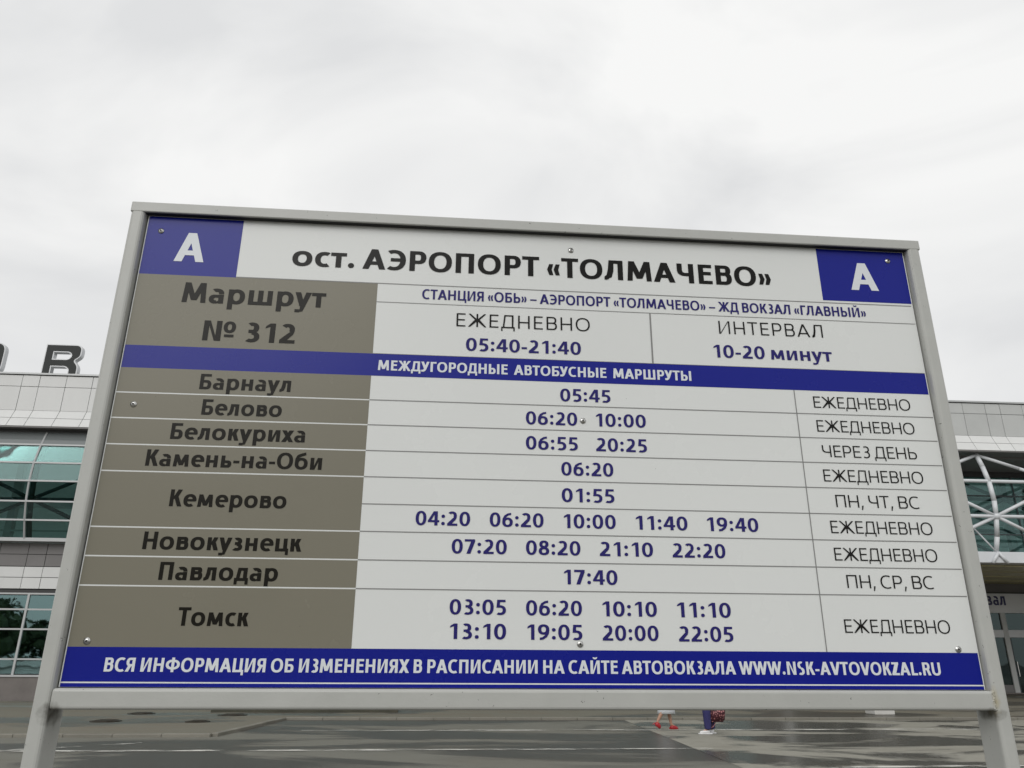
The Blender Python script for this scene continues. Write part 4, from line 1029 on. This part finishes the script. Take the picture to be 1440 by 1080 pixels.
# walking woman in a white skirt and red heels (walks towards +x)
j1 = {'leg': (((0, .085, .88), (.10, .08, .50), (.16, .075, .10), (.27, .075, .035)),
              ((0, -.085, .88), (-.02, -.08, .52), (-.22, -.08, .19), (-.18, -.08, .07))),
      'arm': (((0, .17, 1.36), (-.10, .22, 1.10), (-.02, .22, .88)), ((0, -.17, 1.36), (.08, -.22, 1.10), (.20, -.20, .92)))}
p1 = person('person', (5.27, 18.55, 0.0), 0.0, 'person walking in white skirt and red high heels, legs below the board', j1, .12, {'hair': M['hair_brown']})
loft('skirt', [(0, 0, 1.07, .118, .098), (0, 0, .95, .165, .145), (.0, 0, .75, .185, .165), (.03, 0, .47, .205, .17), (.03, 0, .36, .225, .175), (.03, 0, .365, .20, .15)], M['dress'], p1)
loft('top', [(0, 0, 1.02, .135, .115), (0, 0, 1.15, .13, .115), (.01, 0, 1.28, .15, .155), (0, 0, 1.37, .10, .15), (0, 0, 1.40, .055, .07)], M['dress'], p1)
def heel_shoe(parent, ankle, toe, label=None):
    a = Vector(ankle); t = Vector(toe); d = (t - a)
    heel = a + Vector((-.045, 0, -.045)) if d.z > -.1 else a + Vector((-.06, 0, -.02))
    o = skin_mesh('shoe', [tuple(heel), tuple(a * .5 + t * .5 + Vector((0, 0, -.025))), tuple(t + Vector((.0, 0, -.005))), tuple(t + d.normalized() * .055)],
                  [(0, 1), (1, 2), (2, 3)], [(.060, .070), (.066, .060), (.064, .048), (.030, .022)], 0, M['red'], parent)
    bm = bmesh.new(); dn_ = Vector((0, 0, -1)) if d.z > -.1 else Vector((-.75, 0, -.45)).normalized()
    ln = .075; bar(bm, heel, heel + dn_ * min(ln, max(.03, heel.z - .005) + .02), .011, 8); bm_obj('heel', bm, M['red'], o)
heel_shoe(p1, (.16, .075, .09), (.28, .075, .035))
heel_shoe(p1, (-.22, -.08, .18), (-.18, -.08, .075))

# person in blue trousers and white trainers, faces -x
j2 = {'leg': (((0, .085, .90), (.01, .085, .50), (.0, .085, .10), (.13, .09, .04)),
              ((-.06, -.085, .90), (-.12, -.085, .50), (-.15, -.085, .10), (-.03, -.09, .04))),
      'arm': (((0, .18, 1.36), (-.04, .24, 1.10), (.02, .22, .88)), ((0, -.18, 1.36), (-.16, -.22, 1.12), (-.30, -.18, .90)))}
p2 = person('person', (5.90, 17.35, 0.004), R(180), 'person in blue trousers and white trainers standing under the board', j2, .04, {'hair': M['hair_brown']})
for s in (0, 1):
    hip, kn, an, toe = j2['leg'][s]
    tube('trouser_leg', [(hip[0], hip[1], .95), kn, (an[0], an[1], .14), (an[0], an[1], .09)], [(.135, .11), (.115, .10), (.10, .08), (.10, .08)], M['jeans'], p2)
    sh = skin_mesh('shoe', [(an[0] - .05, an[1], .055), (an[0] + .04, an[1], .05), (toe[0] + .015, toe[1], .042), (toe[0] + .075, toe[1], .034)],
              [(0, 1), (1, 2), (2, 3)], [(.042, .048), (.048, .044), (.048, .036), (.032, .026)], 0, M['shoe_white'], p2)
    boxo('sole', an[0] - .09, toe[0] + .10, an[1] - .045, an[1] + .045, .002, .024, M['shoe_white'], sh, .01, 2)
loft('jumper', [(0, 0, .88, .155, .165), (0, 0, 1.02, .14, .15), (0, 0, 1.2, .15, .165), (0, 0, 1.34, .125, .175), (0, 0, 1.40, .06, .08)], M['jumper'], p2)
for s in (0, 1):
    a_, b_, c_ = j2['arm'][s]
    tube('sleeve', [a_, b_, tuple(Vector(c_) + (Vector(b_) - Vector(c_)) * .08)], [.062, .05, .038], M['jumper'], p2)
# the bag in the hand, behind the legs
bag = empty('patterned_bag', (6.17, 17.3, .20), R(8), label='dark red and pink patterned bag carried beside the blue trousers', cat='bag')
bm = bmesh.new(); box(bm, -.19, .16, -.08, .08, .06, .44)
for v in bm.verts:
    v.co.x += .03 if v.co.z > .2 else -.02
    if v.co.z < .1 and v.co.x < 0: v.co.z += .0
bmesh.ops.bevel(bm, geom=bm.edges[:], offset=.04, segments=3, affect='EDGES')
bmesh.ops.subdivide_edges(bm, edges=bm.edges[:], cuts=1)
for v in bm.verts: v.co += Vector((random.uniform(-1, 1), random.uniform(-1, 1), random.uniform(-1, 1))) * .006
bm_obj('bag_body', bm, M['bag'], bag, True)
tube('handle', [(-.10, 0, .33), (-.09, 0, .50), (-.03, 0, .58), (.05, 0, .50), (.08, 0, .34)], [.010] * 5, M['bag'], bag, 1)
tube('strap', [(-.10, .06, .10), (-.13, .05, .02), (-.17, .03, -.08), (-.11, .02, -.02), (-.04, .04, .06)], [.009] * 5, M['bag'], bag, 1)
